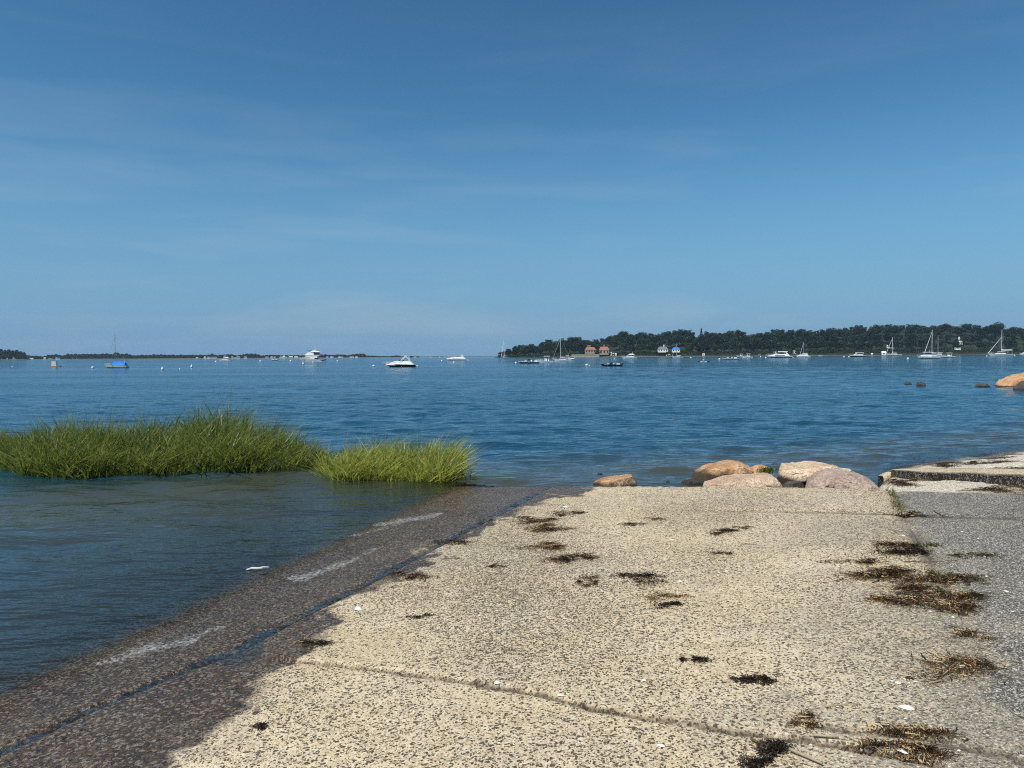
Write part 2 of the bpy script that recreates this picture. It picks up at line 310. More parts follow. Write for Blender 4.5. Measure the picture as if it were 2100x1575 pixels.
def water_mat():
    m = bpy.data.materials.new('bay_water'); m.use_nodes = True; t = m.node_tree; t.nodes.clear(); l = t.links.new
    o = N(t, 'ShaderNodeOutputMaterial'); g = N(t, 'ShaderNodeNewGeometry')
    deep = N(t, 'ShaderNodeAttribute', attribute_name='deep'); foam = N(t, 'ShaderNodeAttribute', attribute_name='foam')
    def nz(scale, sx, sy, det=3, rot=.25):
        mp = N(t, 'ShaderNodeMapping'); mp.inputs['Scale'].default_value = (sx, sy, 1); mp.inputs['Rotation'].default_value = (0, 0, rot); l(g.outputs['Position'], mp.inputs['Vector'])
        n = N(t, 'ShaderNodeTexNoise'); n.inputs['Scale'].default_value = scale; n.inputs['Detail'].default_value = det; n.inputs['Roughness'].default_value = .55; l(mp.outputs[0], n.inputs['Vector']); return n.outputs['Fac']
    prev = None
    for (f, dist, st) in ((nz(.6, .5, 1.5, 4, .2), .20, 1), (nz(2.4, .5, 1.7, 4, -.15), .075, 1), (nz(9, .6, 1.3, 3, .1), .014, 1)):
        bn = N(t, 'ShaderNodeBump'); bn.inputs['Strength'].default_value = st; bn.inputs['Distance'].default_value = dist; l(f, bn.inputs['Height'])
        if prev: l(prev, bn.inputs['Normal'])
        prev = bn.outputs[0]
    wv = nz(.035, .25, 1.4, 3, .1); ws_ = N(t, 'ShaderNodeMapRange'); ws_.inputs['From Min'].default_value = .38; ws_.inputs['From Max'].default_value = .62; ws_.inputs['To Min'].default_value = .45; ws_.inputs['To Max'].default_value = 1.0; l(wv, ws_.inputs['Value']); l(ws_.outputs[0], t.nodes['Bump.001'].inputs['Strength']); l(ws_.outputs[0], t.nodes['Bump'].inputs['Strength'])
    fr = N(t, 'ShaderNodeFresnel'); fr.inputs['IOR'].default_value = 1.33; l(prev, fr.inputs['Normal'])
    ed = N(t, 'ShaderNodeMapRange'); ed.inputs['From Min'].default_value = .0; ed.inputs['From Max'].default_value = .22; l(deep.outputs['Fac'], ed.inputs['Value'])
    tcx = N(t, 'ShaderNodeMixRGB'); tcx.inputs['Color1'].default_value = (.97, .98, .97, 1); tcx.inputs['Color2'].default_value = (.50, .57, .50, 1); l(ed.outputs[0], tcx.inputs['Fac'])
    fe = N(t, 'ShaderNodeMath', operation='MULTIPLY'); em = N(t, 'ShaderNodeMapRange'); em.inputs['From Min'].default_value = .0; em.inputs['From Max'].default_value = .10; em.inputs['To Min'].default_value = .35; l(deep.outputs['Fac'], em.inputs['Value']); l(fr.outputs[0], fe.inputs[0]); l(em.outputs[0], fe.inputs[1])
    gl = N(t, 'ShaderNodeBsdfGlossy'); gl.inputs['Roughness'].default_value = .06; gl.inputs['Color'].default_value = (.80, .92, 1, 1); l(prev, gl.inputs['Normal'])
    tr = N(t, 'ShaderNodeBsdfTransparent'); l(tcx.outputs[0], tr.inputs['Color'])
    df = N(t, 'ShaderNodeBsdfDiffuse'); l(prev, df.inputs['Normal'])
    big = nz(.02, .3, 1.2, 4, 0); cr = N(t, 'ShaderNodeValToRGB'); cr.color_ramp.elements[0].position = .35; cr.color_ramp.elements[1].position = .65
    cr.color_ramp.elements[0].color = (.004, .043, .074, 1); cr.color_ramp.elements[1].color = (.006, .056, .088, 1); l(big, cr.inputs['Fac'])
    sh = N(t, 'ShaderNodeAttribute', attribute_name='shoal'); cm = N(t, 'ShaderNodeMixRGB'); cm.inputs['Color2'].default_value = (.055, .062, .045, 1); l(sh.outputs['Fac'], cm.inputs['Fac']); l(cr.outputs[0], cm.inputs['Color1']); l(cm.outputs[0], df.inputs['Color'])
    m1 = N(t, 'ShaderNodeMixShader'); l(deep.outputs['Fac'], m1.inputs[0]); l(tr.outputs[0], m1.inputs[1]); l(df.outputs[0], m1.inputs[2])
    m2 = N(t, 'ShaderNodeMixShader'); l(fe.outputs[0], m2.inputs[0]); l(m1.outputs[0], m2.inputs[1]); l(gl.outputs[0], m2.inputs[2])
    fd = N(t, 'ShaderNodeBsdfDiffuse'); fd.inputs['Color'].default_value = (.8, .82, .82, 1)
    fn = N(t, 'ShaderNodeTexNoise'); fn.inputs['Scale'].default_value = 30; fn.inputs['Detail'].default_value = 6; fn.inputs['Roughness'].default_value = .75; l(g.outputs['Position'], fn.inputs['Vector'])
    a = N(t, 'ShaderNodeMath', operation='MULTIPLY_ADD'); a.inputs[1].default_value = 3.2; l(fn.outputs['Fac'], a.inputs[0]); l(foam.outputs['Fac'], a.inputs[2])
    q = N(t, 'ShaderNodeMapRange'); q.inputs['From Min'].default_value = 2.05; q.inputs['From Max'].default_value = 2.9; q.inputs['To Max'].default_value = .55; l(a.outputs[0], q.inputs['Value'])
    m3 = N(t, 'ShaderNodeMixShader'); l(q.outputs[0], m3.inputs[0]); l(m2.outputs[0], m3.inputs[1]); l(fd.outputs[0], m3.inputs[2]); l(m3.outputs[0], o.inputs['Surface'])
    return m
M['water'] = water_mat()

# ------------------------------------------------------------------ ground: one height function for ramp, road, beach and bottom
FA, FB = G(1130, 996)[:2], G(1838, 1001)[:2]
TB = G(2100, 1009)[:2]
J = [G(*p)[:2] for p in ((0, 1540), (180, 1455), (380, 1372), (560, 1290), (760, 1190), (960, 1085), (1130, 996))]
CR = [G(*p)[:2] for p in ((560, 1352), (640, 1358), (760, 1372), (880, 1388), (1010, 1410), (1110, 1425), (1230, 1458), (1380, 1480), (1500, 1500), (1640, 1515), (1760, 1535), (1900, 1560), (2000, 1600))]
CR2 = [G(*p)[:2] for p in ((1330, 1048), (1560, 1047), (1700, 1049), (1850, 1053))]
CR3 = [G(*p)[:2] for p in ((1640, 1480), (1730, 1497), (1850, 1508), (1990, 1535))]
BL = [G(*p)[:2] for p in ((2000, 1700), (2100, 1520), (2060, 1420), (2010, 1330), (1975, 1280), (1950, 1210), (1912, 1150), (1880, 1100), (1850, 1050), (1838, 1001))]
WETL = [G(*p)[:2] for p in ((250, 1640), (330, 1575), (420, 1510), (500, 1450), (535, 1400), (570, 1352), (640, 1315), (680, 1262), (780, 1200), (900, 1120), (1010, 1066), (1120, 1030), (1210, 1003), (1300, 990))]
PUD = [G(*p)[:2] for p in ((385, 1376), (470, 1330), (560, 1285), (566, 1300), (562, 1345), (500, 1360), (430, 1372))]
Mn = np.array([-.523, .853])
A_LINE = np.array([[-60, FA[1] + (FA[0] + 60) * .557], FA, FB, TB, [TB[0] + 8, TB[1] - 3.2], [60, TB[1] - 8]])
def H(x, y, detail=True):
    x = np.asarray(x, float); y = np.asarray(y, float)
    base = SL * (NR[0] * (x - PA[0]) + NR[1] * (y - PA[1]))
    base = np.where(base < -.25, -.25 + (base + .25) * 2.0, base)
    jd, js = poly_dist(x, y, J); leftJ = js < 0
    z = base + 0.0
    if detail:
        z = z + (fbm(x, y, .7, 3, 3) - .5) * .018 + (fbm(x, y, 9, 4, 4) - .5) * .008
        z = z - .006 * leftJ * sstep(0, .05, jd) - .014 * leftJ * sstep(.05, .4, jd) - .035 * np.exp(-(jd / .045) ** 2)
        cd, cs = poly_dist(x, y, CR); wob = fbm(x, y, 14, 3, 5)
        on = (x > CR[0][0] - .02)
        z = z + on * (-.020 * np.exp(-(cd / (.013 + .022 * wob ** 2)) ** 2) * sstep(.3, .5, wob + .12) + .012 * (cs < 0) * np.exp(-(cd / .35)) )
        cd2, cs2 = poly_dist(x, y, CR2); z = z - sstep(CR2[0][0], CR2[0][0] + 1.5, x) * .02 * np.exp(-(cd2 / .09) ** 2)
        cd3, _ = poly_dist(x, y, CR3); z = z - (x > CR3[0][0]) * .015 * np.exp(-(cd3 / .03) ** 2)
        bd, bs = poly_dist(x, y, BL); z = z - .02 * sstep(4.2, 5.2, y) * np.exp(-(bd / (.03 + .05 * fbm(x, y, 3, 3, 8))) ** 2) - .012 * (bs > 0)
        # puddle hollow
        pc = np.array(PUD).mean(0); pd = np.hypot((x - pc[0]) / .20, (y - pc[1]) / .34); z = z - .035 * np.exp(-pd ** 2 * 1.2)
    za = np.interp(x, A_LINE[:, 0], A_LINE[:, 1]); over = (y - za)
    beach = .13 * (7.87 - (Mn[0] * x + Mn[1] * y)); beach = np.where(beach < -.3, -.3 + (beach + .3) * 1.5, beach)
    if detail: beach = beach + (fbm(x, y, 1.6, 4, 11) - .5) * .10 + (fbm(x, y, 16, 3, 12) - .5) * .03
    k = sstep(.445, .50, x / np.maximum(y, .5))
    sea = np.minimum(base, .35) - .48 - .05 * np.clip(over, 0, 14)
    if detail: sea = sea + (fbm(x, y, 3, 3, 13) - .5) * .15
    bey = sea * (1 - k) + beach * k
    e = sstep(0.0, .03, over) * (1 - k) + sstep(-.25, .35, over) * k
    z = z * (1 - e) + bey * e
    return np.maximum(z, -1.15)
def Hs(x, y): return float(H(np.array([x]), np.array([y]))[0])

def polar(r0, r1, ratio, a0, a1, da):
    nr = int(math.log(r1 / r0) / math.log(ratio)); r = r0 * ratio ** np.arange(nr + 1); a = np.radians(np.arange(a0, a1 + da, da))
    Rr, Aa = np.meshgrid(r, a, indexing='ij'); X = Rr * np.sin(Aa); Y = Rr * np.cos(Aa)
    n, m = Rr.shape; i, j = np.meshgrid(np.arange(n - 1), np.arange(m - 1), indexing='ij'); b = (i * m + j).ravel()
    return X, Y, Rr, np.stack([b, b + 1, b + m + 1, b + m], 1)
X, Y, Rr, FQ = polar(2.0, 60, 1.0045, -56, 52, .12)
Z = H(X, Y)
bd, bs = poly_dist(X, Y, BL); nlo = fbm(X, Y, 2.2, 5, 21); nhi = fbm(X, Y, 11, 4, 22)
asp = sstep(-.06, .10, bs * bd + (nlo - .5) * .45 + (nhi - .5) * .16)
# worn, grey band of the concrete beside the road
asp = np.maximum(asp, sstep(-1.25, .05, bs * bd + (nlo - .5) * 1.5) * .66 * sstep(6.0, 4.8, Y))
ngr = fbm(X, Y, .55, 4, 23); asp = np.maximum(asp, sstep(.52, .72, ngr + (nhi - .5) * .25) * .5 * sstep(8.5, 6, Y))
za = np.interp(X, A_LINE[:, 0], A_LINE[:, 1]); over = Y - za
sand = sstep(-.10, .06, over + (nhi - .5) * .25) * (X / Y > .38)
wd, ws = poly_dist(X, Y, WETL); wet = sstep(.022, -.022, ws * wd + (nlo - .5) * .9 + (nhi - .5) * .45)
wband = np.exp(-((ws * wd - .03 + (nlo - .5) * .9 + (nhi - .5) * .45) / .05) ** 2) * sstep(.35, .6, nlo + (nhi - .5) * .6)
wet = np.maximum(wet * (over < .1), sstep(.07, .02, Z + (nlo - .5) * .05))
wet = np.maximum(wet, (over > .02) * (X / Y < .46))
cd, cs = poly_dist(X, Y, CR); cd2, _ = poly_dist(X, Y, CR2); cd3, _ = poly_dist(X, Y, CR3)
on = (X > CR[0][0]); dirt = on * np.maximum(np.exp(-(cd / (.006 + .034 * nhi ** 2)) ** 2) * sstep(.15, .42, nhi + .1) * .95, np.exp(-(cd / .008) ** 2) * .95)
dirt = np.maximum(dirt, (X > CR2[0][0]) * np.exp(-(cd2 / .055) ** 2) * sstep(CR2[0][0], CR2[0][0] + 2.2, X) * .6)
dirt = np.maximum(dirt, (X > CR3[0][0]) * np.exp(-(cd3 / .035) ** 2) * sstep(.35, .6, nhi + .1) * .7)
dirt = np.maximum(dirt, np.exp(-(bd / (.02 + .10 * nlo ** 2)) ** 2) * sstep(.42, .6, nlo) * .55 * (over < 0) * sstep(4.2, 5.2, Y))
dirt = np.maximum(dirt, wband * .75 * (over < 0))
jd, js = poly_dist(X, Y, J); dirt = np.maximum(dirt, np.exp(-(jd / .03) ** 2) * .8 * (over < 0))
# long brown rust wash above the second joint
front = (cs > 0) * on
dens = np.where(front, .05 + .65 * fbm(X, Y, 1.2, 3, 31) ** 1.5, .58 + 1.3 * (fbm(X, Y, .8, 4, 32) - .5))
dens = dens * sstep(11.5, 7.5, Y) * .65 + dens * .35
dens = np.where(on & (cs <= 0), dens * (1 - .45 * np.exp(-cd / .12)), dens)
mask = np.stack([wet, asp, np.where(sand, sand, 0), np.clip(dirt, 0, 1)], -1)
m_cell = lambda A: (A[:-1, :-1] + A[1:, 1:]) / 2
reg = np.where(m_cell(over) > 0, 2, np.where(m_cell(bs * bd) > 0, 1, 0)); reg = np.where((m_cell(over) > 0) & (m_cell(X / Y) < .42), 3, reg); reg = np.where((reg == 0) & (m_cell(Z) < -.30), 3, reg)
for k, nm in ((0, 'ramp'), (1, 'road'), (2, 'beach'), (3, 'shallows_bottom')):
    sel = FQ[reg.ravel() == k]; used, inv = np.unique(sel, return_inverse=True)
    V = np.stack([X.ravel(), Y.ravel(), Z.ravel()], 1)[used]
    me = np_mesh(nm, V, inv.reshape(-1, 4), {'mask': ('FLOAT_COLOR', mask.reshape(-1, 4)[used]), 'dens': ('FLOAT', dens.ravel()[used])})
    tag(link(nm, me, M['ground']), kind='structure')
mb = MB(); mb.add([(-5200, -40, -1.3), (5200, -40, -1.3), (5200, 5800, -1.3), (-5200, 5800, -1.3)], [(0, 1, 2, 3)])
tag(mb.build('seabed', mat('sea_bottom', (.06, .065, .05), .9)), kind='structure')

# ------------------------------------------------------------------ water surface
X, Y, Rr, FQ = polar(2.0, 5600, 1.0075, -62, 62, .14)
sp = np.maximum(Rr * .0075, Rr * math.radians(.14)); Z = np.zeros_like(X)
hb = H(X, Y, False); hb = np.where(Rr < 58, hb, -1.2); hb = np.where((hb < -1.1), -1.2, hb)
damp = sstep(0, .28, -hb) * .80 + .06
wr = np.random.default_rng(5)
for lam, amp, n in ((3.8, .012, 3), (2.1, .013, 5), (1.2, .0115, 7), (.65, .0066, 8), (.36, .0022, 8), (.2, .0009, 6)):
    f = np.clip(1.6 - sp * 3.2 / lam, 0, 1)
    for k in range(n):
        th = wr.normal(0, .55) + math.radians(100); ll = lam * wr.uniform(.75, 1.3); kx, ky = math.cos(th) * 6.283 / ll, math.sin(th) * 6.283 / ll
        ph = kx * X + ky * Y + wr.uniform(0, 6.28) + 1.4 * fbm(X, Y, .25 / ll ** .5, 2, 50 + k)
        s_ = np.sin(ph); Z += amp / math.sqrt(n) * 1.3 * f * (s_ + .25 * np.cos(2 * ph))
Z *= damp * 1.25
# small wavelets running up the shore
SH = [W(*p)[:2] for p in ((0, 1420), (270, 1340), (450, 1262), (640, 1180), (720, 1120), (800, 1070), (950, 1018), (1020, 1003))]
shd, shs = poly_dist(X, Y, SH)
for off, am, wd_ in ((.22, .012, .07), (.75, .012, .12), (1.4, .010, .2)):
    q = (-shs * shd) - off - (fbm(X, Y, .8, 3, 61) - .5) * .5; Z += am * np.exp(-(q / wd_) ** 2) * (Rr < 25) * sstep(1.0, 1.5, fbm(X, Y, .6, 3, 62) + .75)
deep = 1 - np.exp(np.minimum(hb + .012, 0) / .12); deep = np.where(Rr > 30, 1, deep)
foam = np.zeros_like(X)
def foam_line(pts, wdt, amt):
    global foam
    P = [W(*p)[:2] for p in pts]; x0, x1 = min(p[0] for p in P) - wdt, max(p[0] for p in P) + wdt; y0, y1 = min(p[1] for p in P) - wdt, max(p[1] for p in P) + wdt
    wdt = wdt * .75; d, _ = poly_dist(X, Y, P); inb = (X > x0) & (X < x1) & (Y > y0) & (Y < y1)
    nz_ = fbm(X, Y, 2.4 / max(wdt, .06) * .35, 4, 140); foam = np.maximum(foam, inb * amt * (.80 + .30 * nz_) * np.exp(-(d / (wdt * (.35 + 1.5 * nz_))) ** 2))
foam_line(((262, 1345), (300, 1330), (352, 1322)), .15, .70); foam_line(((352, 1322), (440, 1290)), .09, .60)
foam_line(((630, 1182), (680, 1165), (730, 1150), (768, 1132)), .16, .68); foam_line(((768, 1132), (850, 1112)), .09, .62)
foam_line(((805, 1072), (840, 1066), (885, 1058)), .22, .68); foam_line(((885, 1058), (990, 1045)), .10, .60); foam_line(((735, 1096), (780, 1085)), .10, .62)
foam_line(((1925, 956), (1950, 950), (1985, 940)), .26, .72); foam_line(((2035, 938), (2070, 932), (2100, 926), (2160, 918)), .24, .68); foam_line(((1985, 946), (2035, 941)), .12, .5)
foam_line(((1418, 962), (1432, 962)), .1, .62); foam_line(((1600, 975), (1612, 970)), .1, .6)
bk = sstep(.445, .50, X / np.maximum(Y, .5)) 
shoal = np.clip(np.exp(np.minimum(hb, 0) / .35) + .85 * np.exp(-((poly_dist(X, Y, [W(1480, 955)[:2], W(1800, 935)[:2], W(2100, 905)[:2]])[0]) / 1.8) ** 2), 0, 1)
shoal = np.where(Rr > 60, 0, shoal)
V = np.stack([X.ravel(), Y.ravel(), Z.ravel()], 1)
# leave out what lies well inside the dry ground
hq = m_cell(hb).ravel(); FQ = FQ[hq < .12]
used, inv = np.unique(FQ, return_inverse=True)
me = np_mesh('water', V[used], inv.reshape(-1, 4), {'deep': ('FLOAT', deep.ravel()[used]), 'foam': ('FLOAT', foam.ravel()[used]), 'shoal': ('FLOAT', shoal.ravel()[used])})
tag(link('water', me, M['water']), kind='structure')
# water standing in the joint and the hollow beside it
me_v = []; me_f = []
def pwater(name, pts, dz, lab):
    P = np.array(pts); n = len(P); c = P.mean(0); v = [(p[0], p[1], SL * float(NR @ (p - PA)) + dz) for p in P] + [(c[0], c[1], SL * float(NR @ (c - PA)) + dz)]
    me = np_mesh(name, v, [(i, (i + 1) % n, n) for i in range(n)], {'deep': ('FLOAT', [.08] * (n + 1)), 'foam': ('FLOAT', [0] * (n + 1)), 'shoal': ('FLOAT', [.3] * (n + 1))})
    return tag(link(name, me, M['water']), kind='structure')
pc = np.array(PUD).mean(0)
pwater('puddle', [p for p in np.array(PUD)][::-1], -.020, '')
Jn = [np.array(p) for p in J]; vv = []; ff = []
for i in range(len(Jn) - 1):
    for q in range(10):
        t = q / 10; p = Jn[i] * (1 - t) + Jn[i + 1] * t; d = (Jn[i + 1] - Jn[i]) / np.linalg.norm(Jn[i + 1] - Jn[i]); nn = np.array([d[1], -d[0]]); wl = .045 + .03 * math.sin(i * 3 + q * .9)
        for s_ in (-wl, .02): e = p + nn * s_; vv.append((e[0], e[1], SL * float(NR @ (p - PA)) - .019))
ff = [(2 * i, 2 * i + 1, 2 * i + 3, 2 * i + 2) for i in range(len(vv) // 2 - 1)]
me = np_mesh('joint_water', vv, ff, {'deep': ('FLOAT', [.10] * len(vv)), 'foam': ('FLOAT', [0] * len(vv)), 'shoal': ('FLOAT', [.3] * len(vv))})
tag(link('puddle', me, M['water']), kind='structure')

# ------------------------------------------------------------------ marsh grass (nobody could count it)
def ribbons(base, h, lean, wd, seed, segs=5, curl=1.0):
    """tapering grass blades: base (n,3), heights, lean vectors (n,2) at the tip, widths"""
    r = np.random.default_rng(seed); n = len(base); t = np.linspace(0, 1, segs + 1); a = r.uniform(0, math.pi, n)
    V = np.zeros((n, segs + 1, 2, 3)); sx, sy = np.cos(a) * wd, np.sin(a) * wd
    for k, q in enumerate(t):
        c = base.copy(); c[:, 2] += h * (q - .12 * curl * q ** 3); bl = q ** 1.9; c[:, 0] += lean[:, 0] * h * bl; c[:, 1] += lean[:, 1] * h * bl
        ww = (1 - q ** 1.5) * .5 + .03
        V[:, k, 0] = c - np.stack([sx * ww, sy * ww, np.zeros(n)], 1); V[:, k, 1] = c + np.stack([sx * ww, sy * ww, np.zeros(n)], 1)
    idx = np.arange(n)[:, None] * (segs + 1) * 2 + np.arange(segs)[None] * 2; b = idx.ravel()
    return V.reshape(-1, 3), np.stack([b, b + 1, b + 3, b + 2], 1)
def join(parts):
    Vs, Fs, Ms, o = [], [], [], 0
    for V, Fq, mi in parts: Vs.append(V); Fs.append(Fq + o); Ms.append(np.full(len(Fq), mi, np.int32)); o += len(V)
    return np.concatenate(Vs), np.concatenate(Fs), np.concatenate(Ms)
def marsh(name, edge, prof, back, n, seed, label):
    """edge: front waterline in photo pixels; prof: top of the grass in photo pixels by column; back: depth of the bed in metres"""
    r = np.random.default_rng(seed); px = r.uniform(edge[0][0], edge[-1][0], n * 2)
    dens_ = .55 + .9 * fbm(px, px * 0, .02, 3, seed); keep = r.uniform(0, 1.2, n * 2) < dens_; px = px[keep][:n]; n = len(px)
    ey = np.interp(px, [e[0] for e in edge], [e[1] for e in edge]); tb = r.uniform(0, 1, n) ** 1.15
    base = np.array([W(a, b) for a, b in zip(px, ey)]); dirv = base[:, :2] / np.linalg.norm(base[:, :2], axis=1)[:, None]
    bk = np.interp(px, [b[0] for b in back], [b[1] for b in back]) * (.85 + .3 * fbm(px, px * 0, .03, 2, seed + 1))
    base[:, :2] += dirv * (tb * bk)[:, None]; base[:, 2] = -.18 
    # height that the outline asks for at this spot
    ty = np.interp(px, [p[0] for p in prof], [p[1] for p in prof]); dist = np.linalg.norm(base[:, :2], axis=1); hy = ypix(px)
    need = (HC - (ty - hy) / F * dist * 1.0); cl = fbm(base[:, 0], base[:, 1], 2.2, 3, seed + 2)
    edgef = sstep(-6, 8, px - edge[0][0] + 1e3 * (edge[0][0] < 0)) * sstep(-6, 8, edge[-1][0] - px)
    hh = (need + .18) * (.76 + .34 * tb + .55 * (cl - .5)) * r.uniform(.46, 1.12, n) * (.55 + .45 * edgef)
    lean = np.stack([r.normal(.10, .30, n), r.normal(-.04, .26, n)], 1); low = tb < .25; lean[low] *= 1.7; lean[low, 1] -= .12; hh[low] *= .85
    right = sstep(60, 0, edge[-1][0] - px); lean[:, 0] += .15 * right; left = sstep(30, 0, px - edge[0][0]) * (edge[0][0] > 0); lean[:, 0] -= .4 * left
    V1, F1 = ribbons(base, hh, lean, np.full(n, .033) * r.uniform(.6, 1.5, n), seed)
    # thin taller stalks
    k = r.choice(n, n // 2, replace=False); h2 = hh[k] * r.uniform(.95, 1.5, len(k)); V2, F2 = ribbons(base[k], h2, lean[k] * .7 + np.array([.06, 0]), np.full(len(k), .0075), seed + 5)
    k = r.choice(n, n // 11, replace=False); V3, F3 = ribbons(base[k], hh[k] * r.uniform(.7, 1.35, len(k)), lean[k] * 1.6 + np.array([.12, -.05]), np.full(len(k), .012), seed + 6)
    V, Fq, mi = join([(V1, F1, 0), (V2, F2, 1), (V3, F3, 2)])
    me = np_mesh(name, V, Fq, smooth=False); o = link(name, me, [M['marsh'], M['marshtall'], M['marshdry']]); me.polygons.foreach_set('material_index', mi)
    return tag(o, label, 'marsh grass', kind='stuff')
marsh('marsh_grass', [(-160, 950), (0, 957), (50, 975), (130, 980), (300, 974), (480, 972), (600, 968), (672, 962)],
      [(-160, 864), (0, 853), (80, 846), (120, 841), (190, 838), (250, 854), (310, 843), (380, 842), (440, 826), (475, 826), (520, 848), (580, 868), (620, 884), (655, 903), (672, 915)],
      [(-160, 2.5), (100, 2.6), (300, 3.0), (460, 3.6), (560, 2.6), (672, 1.4)], 9500, 71, 'tall green marsh grass standing in the shallow water at the left edge')
marsh('marsh_grass', [(656, 972), (690, 984), (780, 984), (860, 990), (920, 988), (942, 980)],
      [(656, 918), (680, 908), (740, 902), (800, 899), (850, 904), (900, 900), (925, 906), (945, 932)],
      [(656, .8), (760, 1.7), (880, 1.6), (942, .6)], 3400, 72, 'smaller clump of green marsh grass nearest the ramp')
def stalk(px, py, tx, ty, wd_, mt, label):
    """one blade apart from the clump, from its foot (px, py) to its tip (tx, ty) as the photo shows them"""
    b = W(px, py); dist = b[1]; k = dist / F; pts = []
    for q in np.linspace(0, 1, 6): pts.append((b[0] + (tx - px) * k * q ** 1.4, b[1] + .05 * q, b[2] - .05 + (py - ty) * k * (q if ty < py - 40 else math.sin(q * 2.0) / math.sin(2.0))))
    o = MB().tube(pts, wd_, 4, r2=wd_ * .25).build('grass_stalk', M[mt]); return tag(o, label, 'grass stalk')
stalk(905, 985, 962, 886, .008, 'marshdry', 'pale dry stalk leaning right above the smaller clump of marsh grass')
stalk(915, 988, 985, 934, .008, 'marshdry', 'low pale stalk pointing right at the end of the smaller grass clump')
stalk(700, 980, 716, 868, .006, 'marshdry', 'pale upright stalk near the left end of the smaller grass clump')
stalk(790, 982, 792, 858, .006, 'marshtall', 'tallest upright stalk in the middle of the smaller grass clump')
stalk(100, 960, 132, 838, .007, 'marshdry', 'pale stalk leaning right above the left part of the long marsh grass')
stalk(190, 950, 193, 825, .006, 'marshdry', 'pale thin upright stalk above the long marsh grass')
for (px, py, hpx, lab) in ((960, 987, 52, 'small separate tuft of green blades in the water right of the grass clumps'),):
    r = np.random.default_rng(4); b = W(px, py); n = 26; base = np.tile(b, (n, 1)) + np.concatenate([r.normal(0, .05, (n, 2)), np.full((n, 1), -.1)], 1)
    V, Fq = ribbons(base, r.uniform(.12, .42, n), np.stack([r.normal(.25, .5, n), r.normal(0, .3, n)], 1), np.full(n, .022), 6)
    tag(link('grass_tuft', np_mesh('grass_tuft', V, Fq, smooth=False), M['marsh']), lab, 'grass tuft')
# green tufts along the joint between concrete and asphalt
def tuft(name, px0, py0, px1, py1, n, h, m_, label, dry=0.):
    r = np.random.default_rng(int(px0)); t = r.uniform(0, 1, n); base = np.array([G(px0 + (px1 - px0) * q, py0 + (py1 - py0) * q) for q in t])
    base[:, :2] += r.normal(0, .03, (n, 2)); base[:, 2] = H(base[:, 0], base[:, 1]) - .005
    V, Fq = ribbons(base, h * r.uniform(.4, 1.1, n), r.normal(0, .7, (n, 2)), np.full(n, .011), int(px0) + 1)
    k = max(1, int(n * dry)); V2, F2 = ribbons(base[:k], h * r.uniform(.3, .8, k), r.normal(0, 1.0, (k, 2)), np.full(k, .009), int(px0) + 2)
    V, Fq, mi = join([(V, Fq, 0), (V2, F2, 1)]); me = np_mesh(name, V, Fq, smooth=False); o = link(name, me, [M[m_], M['marshdry']]); me.polygons.foreach_set('material_index', mi)
    return tag(o, label, 'grass tuft')
tuft('grass_tuft', 1824, 1003, 1848, 1046, 120, .07, 'dull', 'narrow green grass tuft in the joint at the far right corner of the concrete', .1)
tuft('grass_tuft', 1885, 1112, 1925, 1118, 70, .04, 'dull', 'dull green weeds on the dark wrack patch nearest the far end of the joint', .3)
tuft('grass_tuft', 1905, 1172, 1950, 1182, 100, .05, 'dull', 'yellow green grass tuft at the top right of the brown straw mat', .5)
tuft('grass_tuft', 1922, 1210, 1942, 1218, 50, .045, 'dull', 'small dark green weed between the two brown straw mats', .05)

